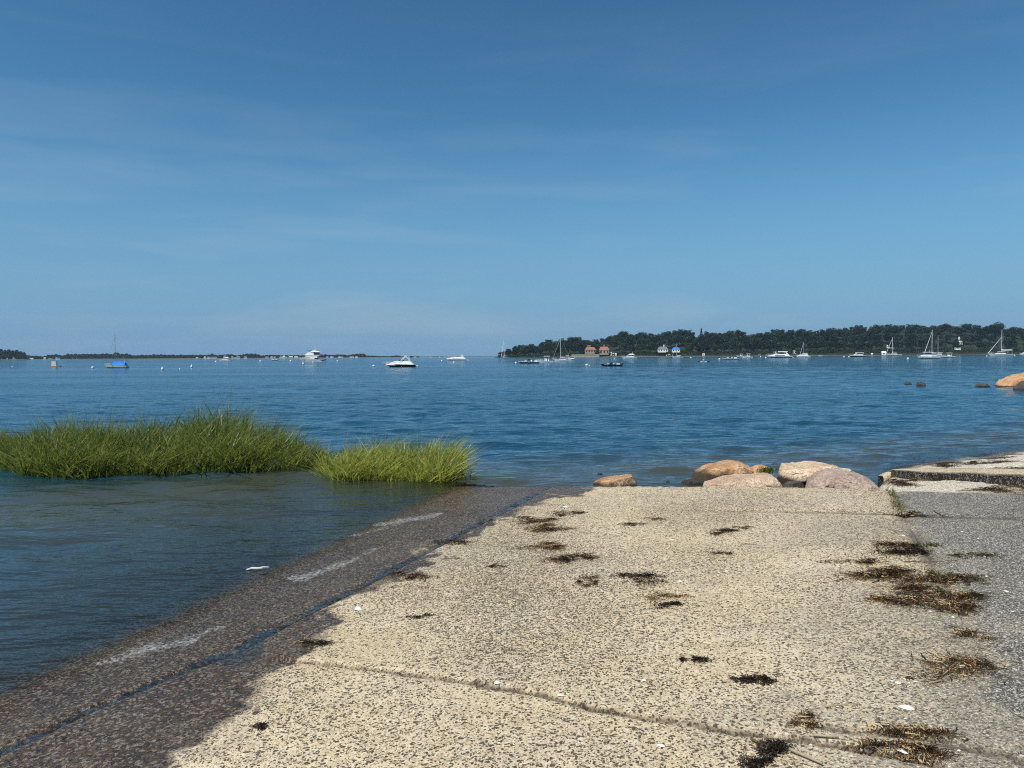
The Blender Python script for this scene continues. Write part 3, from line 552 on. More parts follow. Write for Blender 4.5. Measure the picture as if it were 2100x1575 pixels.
# ------------------------------------------------------------------ rocks
def rock(name, top, dist_or_z, depth, m_, label, base_z=-.35, seed=0, rough=.05, flat=.38, back=0.):
    """top: silhouette in photo pixels from left foot over the crest to the right foot; it becomes a solid with its own depth"""
    r = np.random.default_rng(seed); c0 = dist_or_z; P = []
    for px, py in top:
        d = ray(px, py); t = c0 / d[1]; z0 = HC + t * d[2]; t = (c0 + max(0, z0 - base_z) * back - depth * .12) / d[1]; P.append(np.array([0, 0, HC]) + t * d)
    P = np.array(P); nu, nv = 90, 54; s_ = np.concatenate([[0], np.cumsum(np.linalg.norm(np.diff(P[:, [0, 2]], axis=0), axis=1))]); s_ /= s_[-1]
    u = np.linspace(0, 1, nu); X_ = np.interp(u, s_, P[:, 0]); Zt = np.interp(u, s_, P[:, 2]); V = []
    for i in range(nu):
        wd_ = (1 - abs(2 * u[i] - 1) ** 3.0) * .82 + .18
        for j in range(nv):
            a = math.pi * j / (nv - 1); ca, sa = math.cos(a), math.sin(a)
            yy = -np.sign(ca) * abs(ca) ** flat * depth / 2 * wd_; zz = base_z + (Zt[i] - base_z) * (abs(sa) ** (flat * .9))
            yy += (zz - base_z) * back
            V.append((X_[i], c0 + yy, zz))
    V = np.array(V); fx = fbm(V[:, 0] * 1.0 + V[:, 2] * 1.7, V[:, 1] + V[:, 2] * .6, 2.4, 5, seed + 90) - .5; fz = fbm(V[:, 0] + 9, V[:, 1] + V[:, 2] * 1.3, 3.1, 5, seed + 91) - .5
    facet = np.abs(fbm(V[:, 0] + V[:, 2], V[:, 1] - V[:, 2], 1.7, 2, seed + 92) - .5)
    q5 = fbm(V[:, 0] + V[:, 2] * .8, V[:, 1] + V[:, 2], 5.5, 3, seed + 93); rid = np.round(q5 * 7) / 7 - .5
    V[:, 1] += fx * rough * 5 + rid * rough * 2.2; V[:, 2] += fz * rough * 2.0 - facet * rough * 1.4 + rid * rough * .9; V[:, 0] += fx * rough * 1.6
    cc = V.mean(0); rr_ = np.random.default_rng(seed + 500)
    for _ in range(16):
        nn = rr_.normal(0, 1, 3); nn[2] = abs(nn[2]) * .22; nn[0] *= .6; nn /= np.linalg.norm(nn); dd_ = (V - cc) @ nn; lim = dd_.max() * rr_.uniform(.80, .95); V -= nn * (np.maximum(dd_ - lim, 0) * .9)[:, None]
    V[:, 0] = cc[0] + (V[:, 0] - cc[0]) * 1.04
    c = V.mean(0); c[2] = 0; Fq = [(i * nv + j, (i + 1) * nv + j, (i + 1) * nv + j + 1, i * nv + j + 1) for i in range(nu - 1) for j in range(nv - 1)]
    Vl = V - c; caps = []
    me = bpy.data.meshes.new(name); fl = Fq + [tuple(range(nv))[::-1], tuple((nu - 1) * nv + j for j in range(nv)), tuple([i * nv for i in range(nu)] + [i * nv + nv - 1 for i in range(nu - 1, -1, -1)])]
    me.from_pydata([tuple(q) for q in Vl], [], fl); me.update()
    o = link(name, me, M[m_], smooth=True, loc=c); return tag(o, label, 'rock')
rock('boulder', [(1216, 1006), (1218, 992), (1235, 984), (1262, 980), (1297, 976), (1307, 984), (1309, 1004)], 11.75, .55, 'rust', 'small rusty orange rock alone at the far left end of the slab edge', seed=1, rough=.03)
rock('boulder', [(1424, 980), (1440, 966), (1455, 959), (1478, 952), (1512, 947), (1528, 950), (1541, 957), (1556, 962), (1562, 976)], 12.6, 1.0, 'rusttide', 'rusty brown boulder at the back left of the group, with waves at its foot', seed=2, rough=.05, back=-.1)
rock('boulder', [(1538, 978), (1546, 963), (1556, 958), (1570, 956), (1579, 962), (1583, 976)], 12.3, .45, 'rust', 'small mossy rock tucked against the right end of the back left boulder', seed=3, rough=.03)
rock('boulder', [(1443, 1012), (1446, 994), (1462, 989), (1480, 986), (1500, 978), (1540, 975), (1586, 972), (1594, 977), (1601, 992), (1602, 1012)], 11.0, .75, 'pink', 'flat pink granite boulder at the front left against the slab edge', seed=4, rough=.035, back=.5)
rock('boulder', [(1600, 984), (1603, 962), (1625, 955), (1672, 951), (1702, 952), (1714, 959), (1732, 959), (1748, 966), (1752, 985)], 11.6, 1.0, 'pinktide', 'long flat topped pink boulder at the back right with a dark underside', seed=5, rough=.05, back=-.35, base_z=-.3)
rock('boulder', [(1656, 1012), (1664, 990), (1676, 981), (1700, 970), (1728, 965), (1752, 968), (1768, 976), (1784, 981), (1790, 992), (1793, 1008)], 10.15, .95, 'greypink', 'rounded greyish pink boulder at the front right corner of the slab', seed=6, rough=.045, back=.6)
rock('boulder', [(2058, 800), (2064, 797), (2070, 788), (2080, 779), (2100, 771), (2130, 764), (2165, 775), (2190, 800)], 46.0, 3.2, 'rust', 'big sunlit boulder in the water at the right edge', seed=7, rough=.07, base_z=-.9)
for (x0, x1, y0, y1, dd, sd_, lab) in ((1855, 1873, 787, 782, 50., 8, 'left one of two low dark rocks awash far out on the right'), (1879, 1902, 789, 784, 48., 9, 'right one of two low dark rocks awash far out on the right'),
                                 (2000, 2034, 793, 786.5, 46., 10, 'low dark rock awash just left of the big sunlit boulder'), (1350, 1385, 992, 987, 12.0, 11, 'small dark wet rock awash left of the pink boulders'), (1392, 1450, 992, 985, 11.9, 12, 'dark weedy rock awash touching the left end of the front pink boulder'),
                                 (1222, 1240, 974, 969, 12.9, 15, 'tiny dark rock awash behind the orange rock'), (2082, 2140, 799, 781, 42., 17, 'dark rock shape added as the shaded right side of the big sunlit boulder'), (1606, 1655, 996, 986, 11.0, 16, 'weedy wet stones in the gap between the two pink boulder pairs')):  # the right-edge rock is added: its dark colour paints the big boulder's shaded side
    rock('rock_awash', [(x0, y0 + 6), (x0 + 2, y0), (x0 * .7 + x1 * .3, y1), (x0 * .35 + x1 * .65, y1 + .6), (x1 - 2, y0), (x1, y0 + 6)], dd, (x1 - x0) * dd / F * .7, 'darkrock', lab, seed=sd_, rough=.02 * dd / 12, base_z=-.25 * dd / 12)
# moss and two thin stalks on the small rock
r = np.random.default_rng(9); n = 160; d_ = ray(1572, 962); c = np.array([0, 0, HC]) + d_ * (12.12 / d_[1]); c[2] -= .02; base = c + np.stack([r.normal(0, .07, n), r.normal(0, .05, n), r.uniform(-.05, .02, n)], 1)
V, Fq = ribbons(base, r.uniform(.03, .08, n), r.normal(0, .8, (n, 2)) + [0, -.5], np.full(n, .014), 3); tag(link('moss_tuft', np_mesh('moss_tuft', V, Fq, smooth=False), M['marsh']), 'green moss tuft draped over the small rock of the left pair', 'moss tuft')
stalk(1568, 960, 1552, 915, .004, 'marshdry', 'thin pale stalk rising from the mossy rock'); stalk(1604, 985, 1602, 930, .004, 'marshtall', 'thin dark stalk rising between the left and right boulder pairs')

# low concrete ledge on the beach
def beach_pt(px, py, dz=0.):
    z = .1
    for _ in range(20): p = W(px, py, z + dz); z = .13 * (7.87 - (Mn[0] * p[0] + Mn[1] * p[1]))
    return p
fr = [beach_pt(*p) for p in ((1800, 978), (1860, 984), (1950, 988), (2040, 993), (2140, 998), (2260, 1003))]; bkp = [beach_pt(*p, .12) for p in ((1812, 966), (1860, 961), (1950, 960), (2040, 960), (2140, 960), (2260, 962))]
nx = 90; ff_ = np.array([np.interp(np.linspace(0, 5, nx), range(6), [p[k] for p in fr]) for k in range(3)]).T; bb_ = np.array([np.interp(np.linspace(0, 5, nx), range(6), [p[k] for p in bkp]) for k in range(3)]).T
V = []; prof = [(0, 0, -.15), (0, 0, .06), (.0, 0, .105), (.02, 0, .12), (.12, 0, .128), (.35, 0, .13), (.7, 0, .13), (.97, 0, .12), (1, 0, .0), (1, 0, -.2)]
for i in range(nx):
    for (t, _, zz) in prof:
        p = ff_[i] * (1 - t) + bb_[i] * t; z0 = (ff_[i][2] * (1 - t) + (bb_[i][2] - .12) * t); rise = min(1, i / 12 + .25); V.append((p[0], p[1], z0 + zz * (rise if zz > 0 else 1)))
V = np.array(V); V[:, 1] += (fbm(V[:, 0] * 3, V[:, 2] * 6, 3, 4, 77) - .5) * .05 * (V[:, 2] < 5); V[:, 2] += (fbm(V[:, 0], V[:, 1], 5, 4, 78) - .5) * .03
k = len(prof); Fq = [(i * k + j, (i + 1) * k + j, (i + 1) * k + j + 1, i * k + j + 1) for i in range(nx - 1) for j in range(k - 1)]
frontv = np.tile(np.array([1, 1, 1, .6, 0, 0, 0, 0, 0, 0]), nx)
me = np_mesh('ledge', V, Fq, {'mask': ('FLOAT_COLOR', np.stack([frontv * 1., np.zeros(len(V)), np.zeros(len(V)), frontv], -1)), 'dens': ('FLOAT', np.full(len(V), .05))})
tag(link('concrete_ledge', me, M['ground']), 'low flat concrete ledge with a dark weedy front on the beach at right', 'ledge')

# ------------------------------------------------------------------ weed, straw, twigs, shells on the ramp
def ground_at(px, py):
    p = G(px, py)
    for _ in range(12): p = W(px, py, Hs(p[0], p[1]))
    return np.array([p[0], p[1], Hs(p[0], p[1])])
def wrack(px, py, wpx, hpx, n, kind, label, seed, cat='seaweed clump', name='seaweed_clump', hgt=.02, slant=0.):
    """a tangle of flat dry strands lying on the ground; kind = mix of black, brown, straw shares"""
    r = np.random.default_rng(seed); c = ground_at(px, py); a = ground_at(px - wpx / 2, py); b = ground_at(px + wpx / 2, py); fr_ = ground_at(px, py + hpx / 2); bk_ = ground_at(px, py - hpx / 2)
    rx = np.linalg.norm(b - a) / 2; ry = np.linalg.norm(bk_ - fr_) / 2;  ax = (b - a)[:2] / (2 * rx); ay = (bk_ - fr_)[:2] / (2 * ry)
    rx *= 1.2; ry *= 1.25; V = []; Fq = []; mi = []; segs = 5; n = int(n * 1.2)
    lobes = [(r.uniform(-.85, .85), r.uniform(-.7, .7), r.uniform(.12, .5)) for _ in range(9)]
    for i in range(n):
        lx, ly, ls = lobes[r.integers(6)]; p = np.array([lx + r.normal(0, ls * .75), ly + r.normal(0, ls * .5)]) * 1
        q = c[:2] + ax * rx * p[0] + ay * ry * (p[1] + slant * p[0]); th = r.normal(0, .9) + math.atan2(ax[1], ax[0]); le = min(rx * .5, r.uniform(.02, .15)); cu = r.normal(0, 1.3)
        wd_ = r.uniform(.0008, .0019); kk = r.choice(3, p=kind); z0 = r.uniform(0, hgt * .6) * max(0, 1 - .6 * (p ** 2).sum()); pts = []
        if kk == 0: wd_ *= 1.9; cu *= 2
        for sgm in range(segs + 1): pts.append(q.copy()); q = q + np.array([math.cos(th), math.sin(th)]) * le / segs; th += cu / segs + r.normal(0, .25)
        pts = np.array(pts); b0 = len(V)
        for sgm in range(segs + 1):
            d = pts[min(sgm + 1, segs)] - pts[max(sgm - 1, 0)]; d /= np.linalg.norm(d) + 1e-9; nn = np.array([-d[1], d[0]]) * wd_; zz = z0 + .003 + .006 * math.sin(sgm * 1.3 + i) ** 2
            V += [(*(pts[sgm] + nn), zz), (*(pts[sgm] - nn), zz + .003)]
        Fq += [(b0 + 2 * s_, b0 + 2 * s_ + 1, b0 + 2 * s_ + 3, b0 + 2 * s_ + 2) for s_ in range(segs)]; mi += [kk] * segs
    V = np.array(V); V[:, 2] += H(V[:, 0], V[:, 1]); V -= c; me = np_mesh(name, V, Fq, smooth=False)
    o = link(name, me, [M['weedk'], M['weedb'], M['strawm']], loc=c); me.polygons.foreach_set('material_index', mi); return tag(o, label, cat)
BK, BR, ST, MX = (.62, .30, .08), (.22, .50, .28), (.08, .38, .54), (.38, .45, .17)
WR = [(1112, 1068, 95, 16, 300, BR, 'brown and black seaweed clump, upper left of the row near the wet edge'), (1162, 1053, 46, 12, 150, BK, 'dark seaweed clump farthest up by the wet edge'),
 (1108, 1084, 86, 18, 380, BR, 'brown seaweed clump with straw, largest of the row near the wet edge'), (1098, 1122, 86, 20, 320, ST, 'loose straw coloured seaweed clump below the largest one'),
 (1180, 1145, 84, 16, 300, MX, 'dark elongated seaweed clump right of the straw coloured one'), (1197, 1194, 40, 24, 170, BR, 'small brown seaweed clump below the dark elongated one'),
 (1290, 1188, 84, 20, 210, BK, 'scattered thin black seaweed in the middle of the slab'), (1350, 1224, 70, 16, 120, ST, 'thin straw litter just above a black lump of weed'),
 (1372, 1243, 34, 12, 190, BK, 'dense black lump of seaweed in the middle of the slab'), (1490, 1092, 48, 13, 190, MX, 'dark brown clump on the upper right of the slab'), (1520, 1083, 30, 5, 50, BK, 'thin black scraps right above the dark brown clump'),
 (1341, 1066, 34, 9, 80, ST, 'small sheaf of straw near the far edge of the slab'), (1275, 1076, 60, 5, 60, MX, 'thin dark line of weed near the far edge of the slab'), (1472, 1136, 40, 6, 70, MX, 'faint brown weed streak below the dark brown clump'),
 (1415, 1354, 46, 7, 150, BK, 'thin black weed strip in the lower middle of the slab'), (1540, 1396, 62, 10, 260, BK, 'long black weed strip right of the thin one'), (530, 1492, 26, 14, 110, BK, 'small black weed scrap on the near slab at lower left'),
 (845, 1268, 26, 5, 60, BK, 'tiny black weed scrap in the left middle of the slab, left of a twin'), (875, 1263, 20, 4, 40, BK, 'tiny black weed scrap in the left middle of the slab, right of a twin'), (1013, 1162, 26, 6, 70, BK, 'dark green black scrap left of the seaweed row'),
 (1640, 1482, 44, 30, 300, ST, 'tangle of brown straw in the joint right of the black lump'), (1578, 1530, 56, 34, 620, BK, 'large black seaweed lump with sticks at the bottom edge'), (1545, 1568, 60, 16, 300, BK, 'black seaweed at the very bottom edge below the large lump'),
 (1850, 1505, 130, 12, 260, ST, 'line of brown straw along the joint at lower right'), (1905, 1545, 110, 24, 380, (.10, .55, .35), 'reddish brown straw heap at the lower right corner'), (1800, 1532, 90, 9, 130, BR, 'brown litter in the joint left of the reddish straw heap'),
 (1925, 1368, 200, 46, 330, ST, 'sparse straw scattered over the worn grey patch at right'), (1868, 1128, 125, 30, 620, MX, 'dark wrack mat crossing the joint, upper one of three'), (1845, 1190, 215, 46, 1500, (.18, .47, .35), 'large brown straw mat, middle one of three on the right'),
 (1900, 1240, 200, 50, 1300, (.1, .5, .4), 'large light brown straw mat, lowest of three on the right'), (1745, 1153, 74, 12, 150, BR, 'thin brown weed left of the large straw mat'), (1862, 1056, 70, 13, 200, MX, 'dark weed where the second joint meets the asphalt'),
 (1985, 1300, 70, 22, 160, ST, 'brown straw in the joint between the mats and the worn patch'), (1995, 1140, 90, 6, 90, BR, 'thin brown weed streak on the asphalt right of the upper mat'),
 (925, 1112, 60, 8, 120, BK, 'black weed scraps along the wet line in the middle of the ramp'), (835, 1182, 60, 14, 190, MX, 'dark weed on the wet line nearer the camera'), (640, 1318, 60, 14, 120, MX, 'brown weed on the wet line beside the white pebble'), (1000, 1070, 26, 5, 50, BK, 'small black weed scrap at the far end of the wet line')]
for i, q in enumerate(WR): wrack(*q, seed=200 + i, cat='straw' if 'straw' in q[6][:28] or q[5] is ST else 'seaweed clump', name='straw_clump' if 'straw' in q[6][:28] or q[5] is ST else 'seaweed_clump', hgt=.03 if 'large black' in q[6] else .012)
for i, (px, py, wp, hp, n, kd, lab) in enumerate([(1838, 992, 62, 11, 420, BK, 'black wrack heap beside the front right boulder'), (1930, 984, 170, 8, 420, MX, 'dark wrack strewn on the sand in front of the ledge'), (2040, 1002, 140, 8, 420, BR, 'brown wrack line between sand and asphalt'),
     (1945, 954, 70, 9, 420, BK, 'black wrack at the tip of the beach beside the small breaker'), (2045, 945, 110, 10, 520, BK, 'black wrack along the waterline at the right edge'), (2060, 963, 70, 4, 160, BK, 'thin black wrack on the sand behind the ledge')]):
    wrack(px, py, wp, hp, n, kd, lab, 300 + i, cat='wrack', name='wrack_line', hgt=.05)
def twig(pts, rad, m_, label):
    P = [ground_at(*p) + np.array([0, 0, rad + .006]) for p in pts]; c = P[0].copy()
    return tag(MB().tube([p - c for p in P], rad, 6, r2=rad * .6).build('twig', M[m_], loc=c, smooth=True), label, 'twig')
for a in [(((1216, 1236), (1236, 1252), (1257, 1276)), .003, 'stick', 'thin forked looking twig slanting down in the middle of the slab'), (((1620, 1543), (1650, 1556), (1686, 1572)), .008, 'stick', 'thick pale stick pointing down right from the large black weed'),
          (((1571, 1545), (1590, 1530)), .005, 'stick', 'short pale stick lying across the large black weed'), (((1668, 1513), (1690, 1515), (1720, 1517)), .007, 'stick', 'brown stick lying in the joint right of the straw tangle'), (((1636, 1474), (1662, 1475)), .005, 'strawm', 'short tan stick on top of the straw tangle'),
          (((1540, 1521), (1562, 1530)), .006, 'weedb', 'dark stick poking left out of the large black weed'), (((1582, 1549), (1604, 1555)), .004, 'stick', 'small pale stick under the large black weed'), (((1690, 1452), (1725, 1449), (1762, 1445)), .003, 'strawm', 'long thin straw above the joint at lower right'),
          (((1915, 1050), (1930, 1056), (1948, 1064)), .005, 'weedb', 'dark twig on the asphalt beside the far joint'), (((1770, 1215), (1808, 1216)), .004, 'stick', 'straight pale stick between the straw mats'), (((1855, 1154), (1905, 1155), (1962, 1152)), .004, 'weedb', 'long dark stick between the upper and middle mats'),
          (((1853, 1498), (1878, 1497), (1892, 1498)), .004, 'strawm', 'pale straw lying on the line of brown straw'), (((1856, 1506), (1885, 1511)), .004, 'strawm', 'pale straw just below the line of brown straw'), (((1120, 1014), (1155, 1018), (1190, 1020)), .004, 'strawm', 'long thin straw at the far wet corner of the slab'),
          (((1905, 1404), (1940, 1398)), .004, 'strawm', 'pale straw on the worn grey patch'), (((1846, 1374), (1880, 1378)), .003, 'strawm', 'thin straw across the top of the worn grey patch'), (((1520, 1118), (1552, 1118)), .004, 'weedb', 'dark straight twig on the upper right of the slab')]: twig(*a)
def shell(px, py, wpx, hpx, label, seed, name='shell', m_='shell', grp=None, z=None, rot=0., hump=.35):
    r = np.random.default_rng(seed); c = ground_at(px, py) if z is None else W(px, py, z); wx = wpx / F * c[1] / 2 * 1.05; wy = wx * hpx
    nu, nv = 14, 6; V = [(0, 0, wx * hump)]
    for j in range(1, nv + 1):
        rr = j / nv
        for i in range(nu):
            a = 2 * math.pi * i / nu; k_ = (1 + .14 * math.cos(a * 2 + seed) + .10 * math.cos(a * 3 + seed * 2) + r.normal(0, .03)); x_, y_ = math.cos(a) * rr * wx * k_, math.sin(a) * rr * wy * k_
            V.append((x_ * math.cos(rot) - y_ * math.sin(rot), x_ * math.sin(rot) + y_ * math.cos(rot), wx * hump * (1 - rr ** 2.2) - .001 + .02 * wx * math.cos(i * 3.1)))
    Fq = [(0, 1 + i, 1 + (i + 1) % nu) for i in range(nu)] + [(1 + j * nu + i, 1 + (j + 1) * nu + i, 1 + (j + 1) * nu + (i + 1) % nu, 1 + j * nu + (i + 1) % nu) for j in range(nv - 1) for i in range(nu)] + [tuple(1 + (nv - 1) * nu + i for i in range(nu))]
    me = bpy.data.meshes.new(name); me.from_pydata([tuple(map(float, v)) for v in V], [], Fq); me.update(); return tag(link(name, me, M[m_], loc=c + np.array([0, 0, .004]), smooth=True), label, name.replace('_', ' '), grp)
shell(735, 1250, 15, .9, 'bright white pebble sized lump on the wet line at left', 1, 'white_pebble', hump=.7); shell(1860, 1453, 30, .55, 'long white shell on the worn asphalt at lower right', 2, rot=-.3)
shell(1850, 1541, 17, 1.3, 'oval white shell nearest the bottom right, on the straw', 3, rot=.5); shell(1975, 1369, 22, .6, 'grey white shell on the right side of the worn patch', 4, rot=-.4)
shell(1160, 1040, 12, .8, 'small white shell above the dark seaweed by the wet edge', 5); shell(1020, 1406, 14, .8, 'white shell piece lying in the first joint', 6); shell(1150, 1432, 14, .5, 'flat white shell piece below the first joint', 7, rot=-.3)
shell(1356, 1530, 16, .7, 'cream shell piece on the near slab at the bottom', 8); shell(1395, 1193, 9, .7, 'tiny white shell right of the thin black seaweed', 9); shell(1490, 1172, 9, .8, 'tiny white shell in the right middle of the slab', 10); shell(1321, 1396, 10, .8, 'tiny white shell left of the long black weed strip', 11)
r = random.Random(12)
for i in range(34):
    if i < 10: px, py = 1852 + r.gauss(0, 16), 1396 + r.gauss(0, 8)
    elif i < 26: px, py = r.uniform(1850, 2095), r.uniform(1080, 1560)
    else: px, py = r.uniform(900, 1750), r.uniform(1100, 1560)
    shell(px, py, r.uniform(5, 9), r.uniform(.5, 1), 'tiny chip of white shell scattered on the ramp and asphalt', 40 + i, 'shell_chip', grp='tiny shell chips scattered on the ground', rot=r.uniform(0, 3))
# the white scrap that floats near the ramp
c = W(527, 1168, .01); P = [(-.075, -.005, .0), (-.04, .0, .012), (0, .002, .008), (.045, .008, .014), (.082, .026, .006)]; mbf = MB(); vv = []
for x_, y_, z_ in P: wd_ = .014 if abs(x_) < .07 else .007; vv += [(x_, y_ - wd_, z_), (x_, y_ + wd_, z_), (x_, y_ + wd_, z_ + .008), (x_, y_ - wd_, z_ + .010)]
ffx = [(0, 1, 2, 3), (19, 18, 17, 16)] + [(4 * i + k_, 4 * (i + 1) + k_, 4 * (i + 1) + (k_ + 1) % 4, 4 * i + (k_ + 1) % 4) for i in range(4) for k_ in range(4)]
mbf.add([(x_ * 1.25, y_ * 1.4, z_) for x_, y_, z_ in vv], ffx); tag(mbf.build('floating_scrap', M['white'], loc=c), 'narrow white scrap floating in the shallow water left of the ramp', 'scrap')

# ------------------------------------------------------------------ boats
def hull_mesh(L, B, fb, fs, mats_rows, rake=.10, split=.45, plumb=.0, fine=2.3):
    """lofted hull: length, beam, freeboard at bow and stern; row materials (below, above the split)"""
    ns = 15; rows = [(-.30, .45), (.0, .80), (split, .93), (1.0, 1.0)]; mb = MB(); V = []
    for i in range(ns):
        s = i / (ns - 1); half = B / 2 * (1 - max(0, (s - .35) / .65) ** fine) * (.86 + .14 * min(1, s / .3)); sheer = fs + (fb - fs) * s ** 1.7
        for fr_, wf in rows:
            z = fr_ * sheer if fr_ > 0 else fr_ * .8; flare = wf - (.35 * (1 - fr_) * s ** 2 if fr_ >= 0 else 0)
            x = -L / 2 + L * s * (1 - rake * (1 - max(fr_, 0)) * s ** 3); V.append((x, half * max(flare, .02), z))
    n = len(rows)
    VV = V + [(x, -y, z) for x, y, z in V]; o = len(V)
    for i in range(ns - 1):
        for k in range(n - 1):
            a = i * n + k; m_ = 0 if k < 2 else 1
            mb.v; f1 = (a, a + n, a + n + 1, a + 1); f2 = tuple(q + o for q in f1[::-1]); mb.f += [f1[::-1], f2[::-1]]; mb.m += [m_, m_]
    mb.v = VV
    for k in range(n - 1): mb.f.append((k, k + 1, k + 1 + o, k + o)); mb.m.append(0 if k < 2 else 1)     # transom
    dk = [(i * n + n - 1, (i + 1) * n + n - 1, (i + 1) * n + n - 1 + o, i * n + n - 1 + o) for i in range(ns - 1)]
    mb.f += dk; mb.m += [1] * len(dk)
    e = (ns - 1) * n; mb.f.append(tuple([e + k for k in range(n)] + [e + o + k for k in range(n - 1, -1, -1)])); mb.m.append(1)
    return mb
def boat(kind, px, wl, wpx, label, top=None, yaw=0., cat=None, dist=None, **kw):
    p = W(px, wl) if dist is None else D(dist, px); dist_ = float(p[1]); L = wpx / F * dist_ / max(.35, abs(math.cos(yaw))); mast = None if top is None else (wl - top) / F * dist_
    # heading: bow to the left of the picture, turned by yaw
    names = {'sail': 'sailboat', 'cruiser': 'cabin_cruiser', 'express': 'motor_cruiser', 'bow': 'speedboat', 'open': 'open_motorboat', 'ttop': 'console_boat', 'yacht': 'motor_yacht', 'skiff': 'dinghy', 'trawl': 'cabin_boat'}
    t = empty(names[kind], (p[0], p[1], 0), math.pi + yaw); tag(t, label, cat or names[kind].replace('_', ' '), 'boats moored in the bay')
    B = L * kw.get('beam', .34); hi, lo = kw.get('hull', ('white', 'white')); h = kw.get('fb', .15) * L; st = h * .72
    def part(mb, name, m_, par=None): return mb.build(name, [M[q] for q in m_] if isinstance(m_, (list, tuple)) else M[m_], par or t)
    hm = hull_mesh(L, B, h, st, None, rake=kw.get('rake', .12), split=kw.get('split', .55)); part(hm, 'hull', (lo, hi))
    x = lambda f: -L / 2 + f * L
    def cabin(a, b, z0, z1, w_, slope0=.04, slope1=.10, win=True, nm='cabin', m_='white', lo_=.42, hi_=.82):
        c = part(MB().frus((x(a), x(b), -w_ / 2, w_ / 2, z0), (x(a + slope0), x(b - slope1), -w_ * .42, w_ * .42, z1), 0), nm, m_)
        if win:
            l = lambda q, u, v: u * (1 - q) + v * q; e = .02; mk = lambda q: (l(q, x(a), x(a + slope0)) - e, l(q, x(b), x(b - slope1)) + e, -l(q, w_ / 2, w_ * .42) - e, l(q, w_ / 2, w_ * .42) + e, l(q, z0, z1))
            part(MB().frus(mk(lo_), mk(hi_)), 'window', 'glass', c)
        return c
    def rail(a, b, z, hgt, m_='alu'):
        mb = MB(); w_ = B * .40; r_ = max(.022, L * .003)
        for s_ in (-1, 1):
            pts = [(x(a + (b - a) * q), s_ * w_ * (1 - max(0, (a + (b - a) * q - .4) / .62) ** 2.4), z + hgt) for q in np.linspace(0, 1, 7)]; mb.tube(pts, r_, 4)
            for q in pts[::2]: mb.tube([(q[0], q[1], z - .1), q], r_, 4)
        part(mb, 'bow_rail', m_)
    def outboard(m_='black', y=0.):
        ob = part(MB().frus((x(-.055), x(-.005), y - L * .03, y + L * .03, st * .9), (x(-.05), x(.0), y - L * .025, y + L * .025, st * 1.0 + L * .075)), 'outboard_motor', m_)
        part(MB().box(x(-.035), x(-.012), y - L * .01, y + L * .01, -.3, st * .95), 'motor_leg', m_, ob)
    r_ = max(.03, dist_ * .00022)
    if kind == 'sail':
        mast = mast or L * 1.3; mx_ = kw.get('mast_at', .56); zc = h * 1.5
        cabin(.28, .70, st * .85, zc, B * .55, .03, .16, nm='cabin_trunk', lo_=.5, hi_=.85)
        part(MB().tube([(x(mx_), 0, st * .5), (x(mx_) - kw.get('lean', 0) * 1., 0, mast)], r_ * 1.25, 8, r2=r_), 'mast', kw.get('mastm', 'alu'))
        bz = zc + L * .05; part(MB().tube([(x(mx_) - .1, 0, bz), (x(mx_ - .40), 0, bz + L * .005)], r_ * .9, 6), 'boom', 'alu')
        cv = MB(); cv.tube([(x(mx_) - .02, 0, bz + L * .05), (x(mx_ - .10), 0, bz + L * .018), (x(mx_ - .25), 0, bz + L * .012), (x(mx_ - .38), 0, bz + L * .008)], L * .022, 8, r2=L * .012); part(cv, 'sail_cover', kw.get('cover', 'white'))
        mf = mast * kw.get('frac', .93); part(MB().tube([(x(.985), 0, h + .1), (x(mx_) + .06, 0, mf)], r_ * kw.get('jib', 1.0), 6, r2=r_ * .5), 'furled_jib', kw.get('jibm', 'white'))
        rg = MB(); rg.tube([(x(.01), 0, st), (x(mx_), 0, mast * .99)], .012, 3); sz = mast * .55
        for s_ in (-1, 1): rg.tube([(x(mx_), s_ * B * .42, st), (x(mx_), s_ * B * .22, sz), (x(mx_), 0, mast * .95)], .012, 3); rg.tube([(x(mx_), 0, sz), (x(mx_), s_ * B * .22, sz)], .03, 4)
        part(rg, 'rigging', 'alu'); rail(.80, 1.0, h, L * .05)
        if kw.get('stern'): rail(.0, .12, st, L * .06)
        if kw.get('bimini'):
            part(MB().frus((x(.03), x(.26), -B * .36, B * .36, zc + L * .06), (x(.04), x(.25), -B * .30, B * .30, zc + L * .085)), 'cockpit_canopy', kw['bimini'])
            pp = MB(); [pp.tube([(x(q), s_ * B * .34, st), (x(q), s_ * B * .34, zc + L * .065)], .03, 4) for q in (.04, .25) for s_ in (-1, 1)]; part(pp, 'canopy_frame', 'alu')
        if kw.get('tent'):
            c = part(MB().add([(x(.04), -B * .48, st + .02), (x(.62), -B * .48, st * 1.15), (x(.62), B * .48, st * 1.15), (x(.04), B * .48, st + .02), (x(.10), -B * .14, h + L * .105), (x(.56), -B * .12, h + L * .15), (x(.56), B * .12, h + L * .15), (x(.10), B * .14, h + L * .105)],
                     [(3, 2, 1, 0), (4, 5, 6, 7), (0, 1, 5, 4), (1, 2, 6, 5), (2, 3, 7, 6), (3, 0, 4, 7)]), 'boom_tent', kw['tent'])
    elif kind == 'express':
        dome = kw.get('dome', 1.45)
        # sleek deck sloping down to bow and stern, windshield and radar arch
        part(MB().frus((x(.06), x(.93), -B * .40, B * .40, st * .8), (x(.22), x(.62), -B * .30, B * .30, h * dome)), 'foredeck', 'white')
        ws = part(MB().frus((x(.40), x(.56), -B * .28, B * .28, h * dome - .05), (x(.37), x(.47), -B * .24, B * .24, h * dome + L * .035)), 'windshield', 'glass')
        ar = MB(); az = h * dome + L * kw.get('arch', .075)
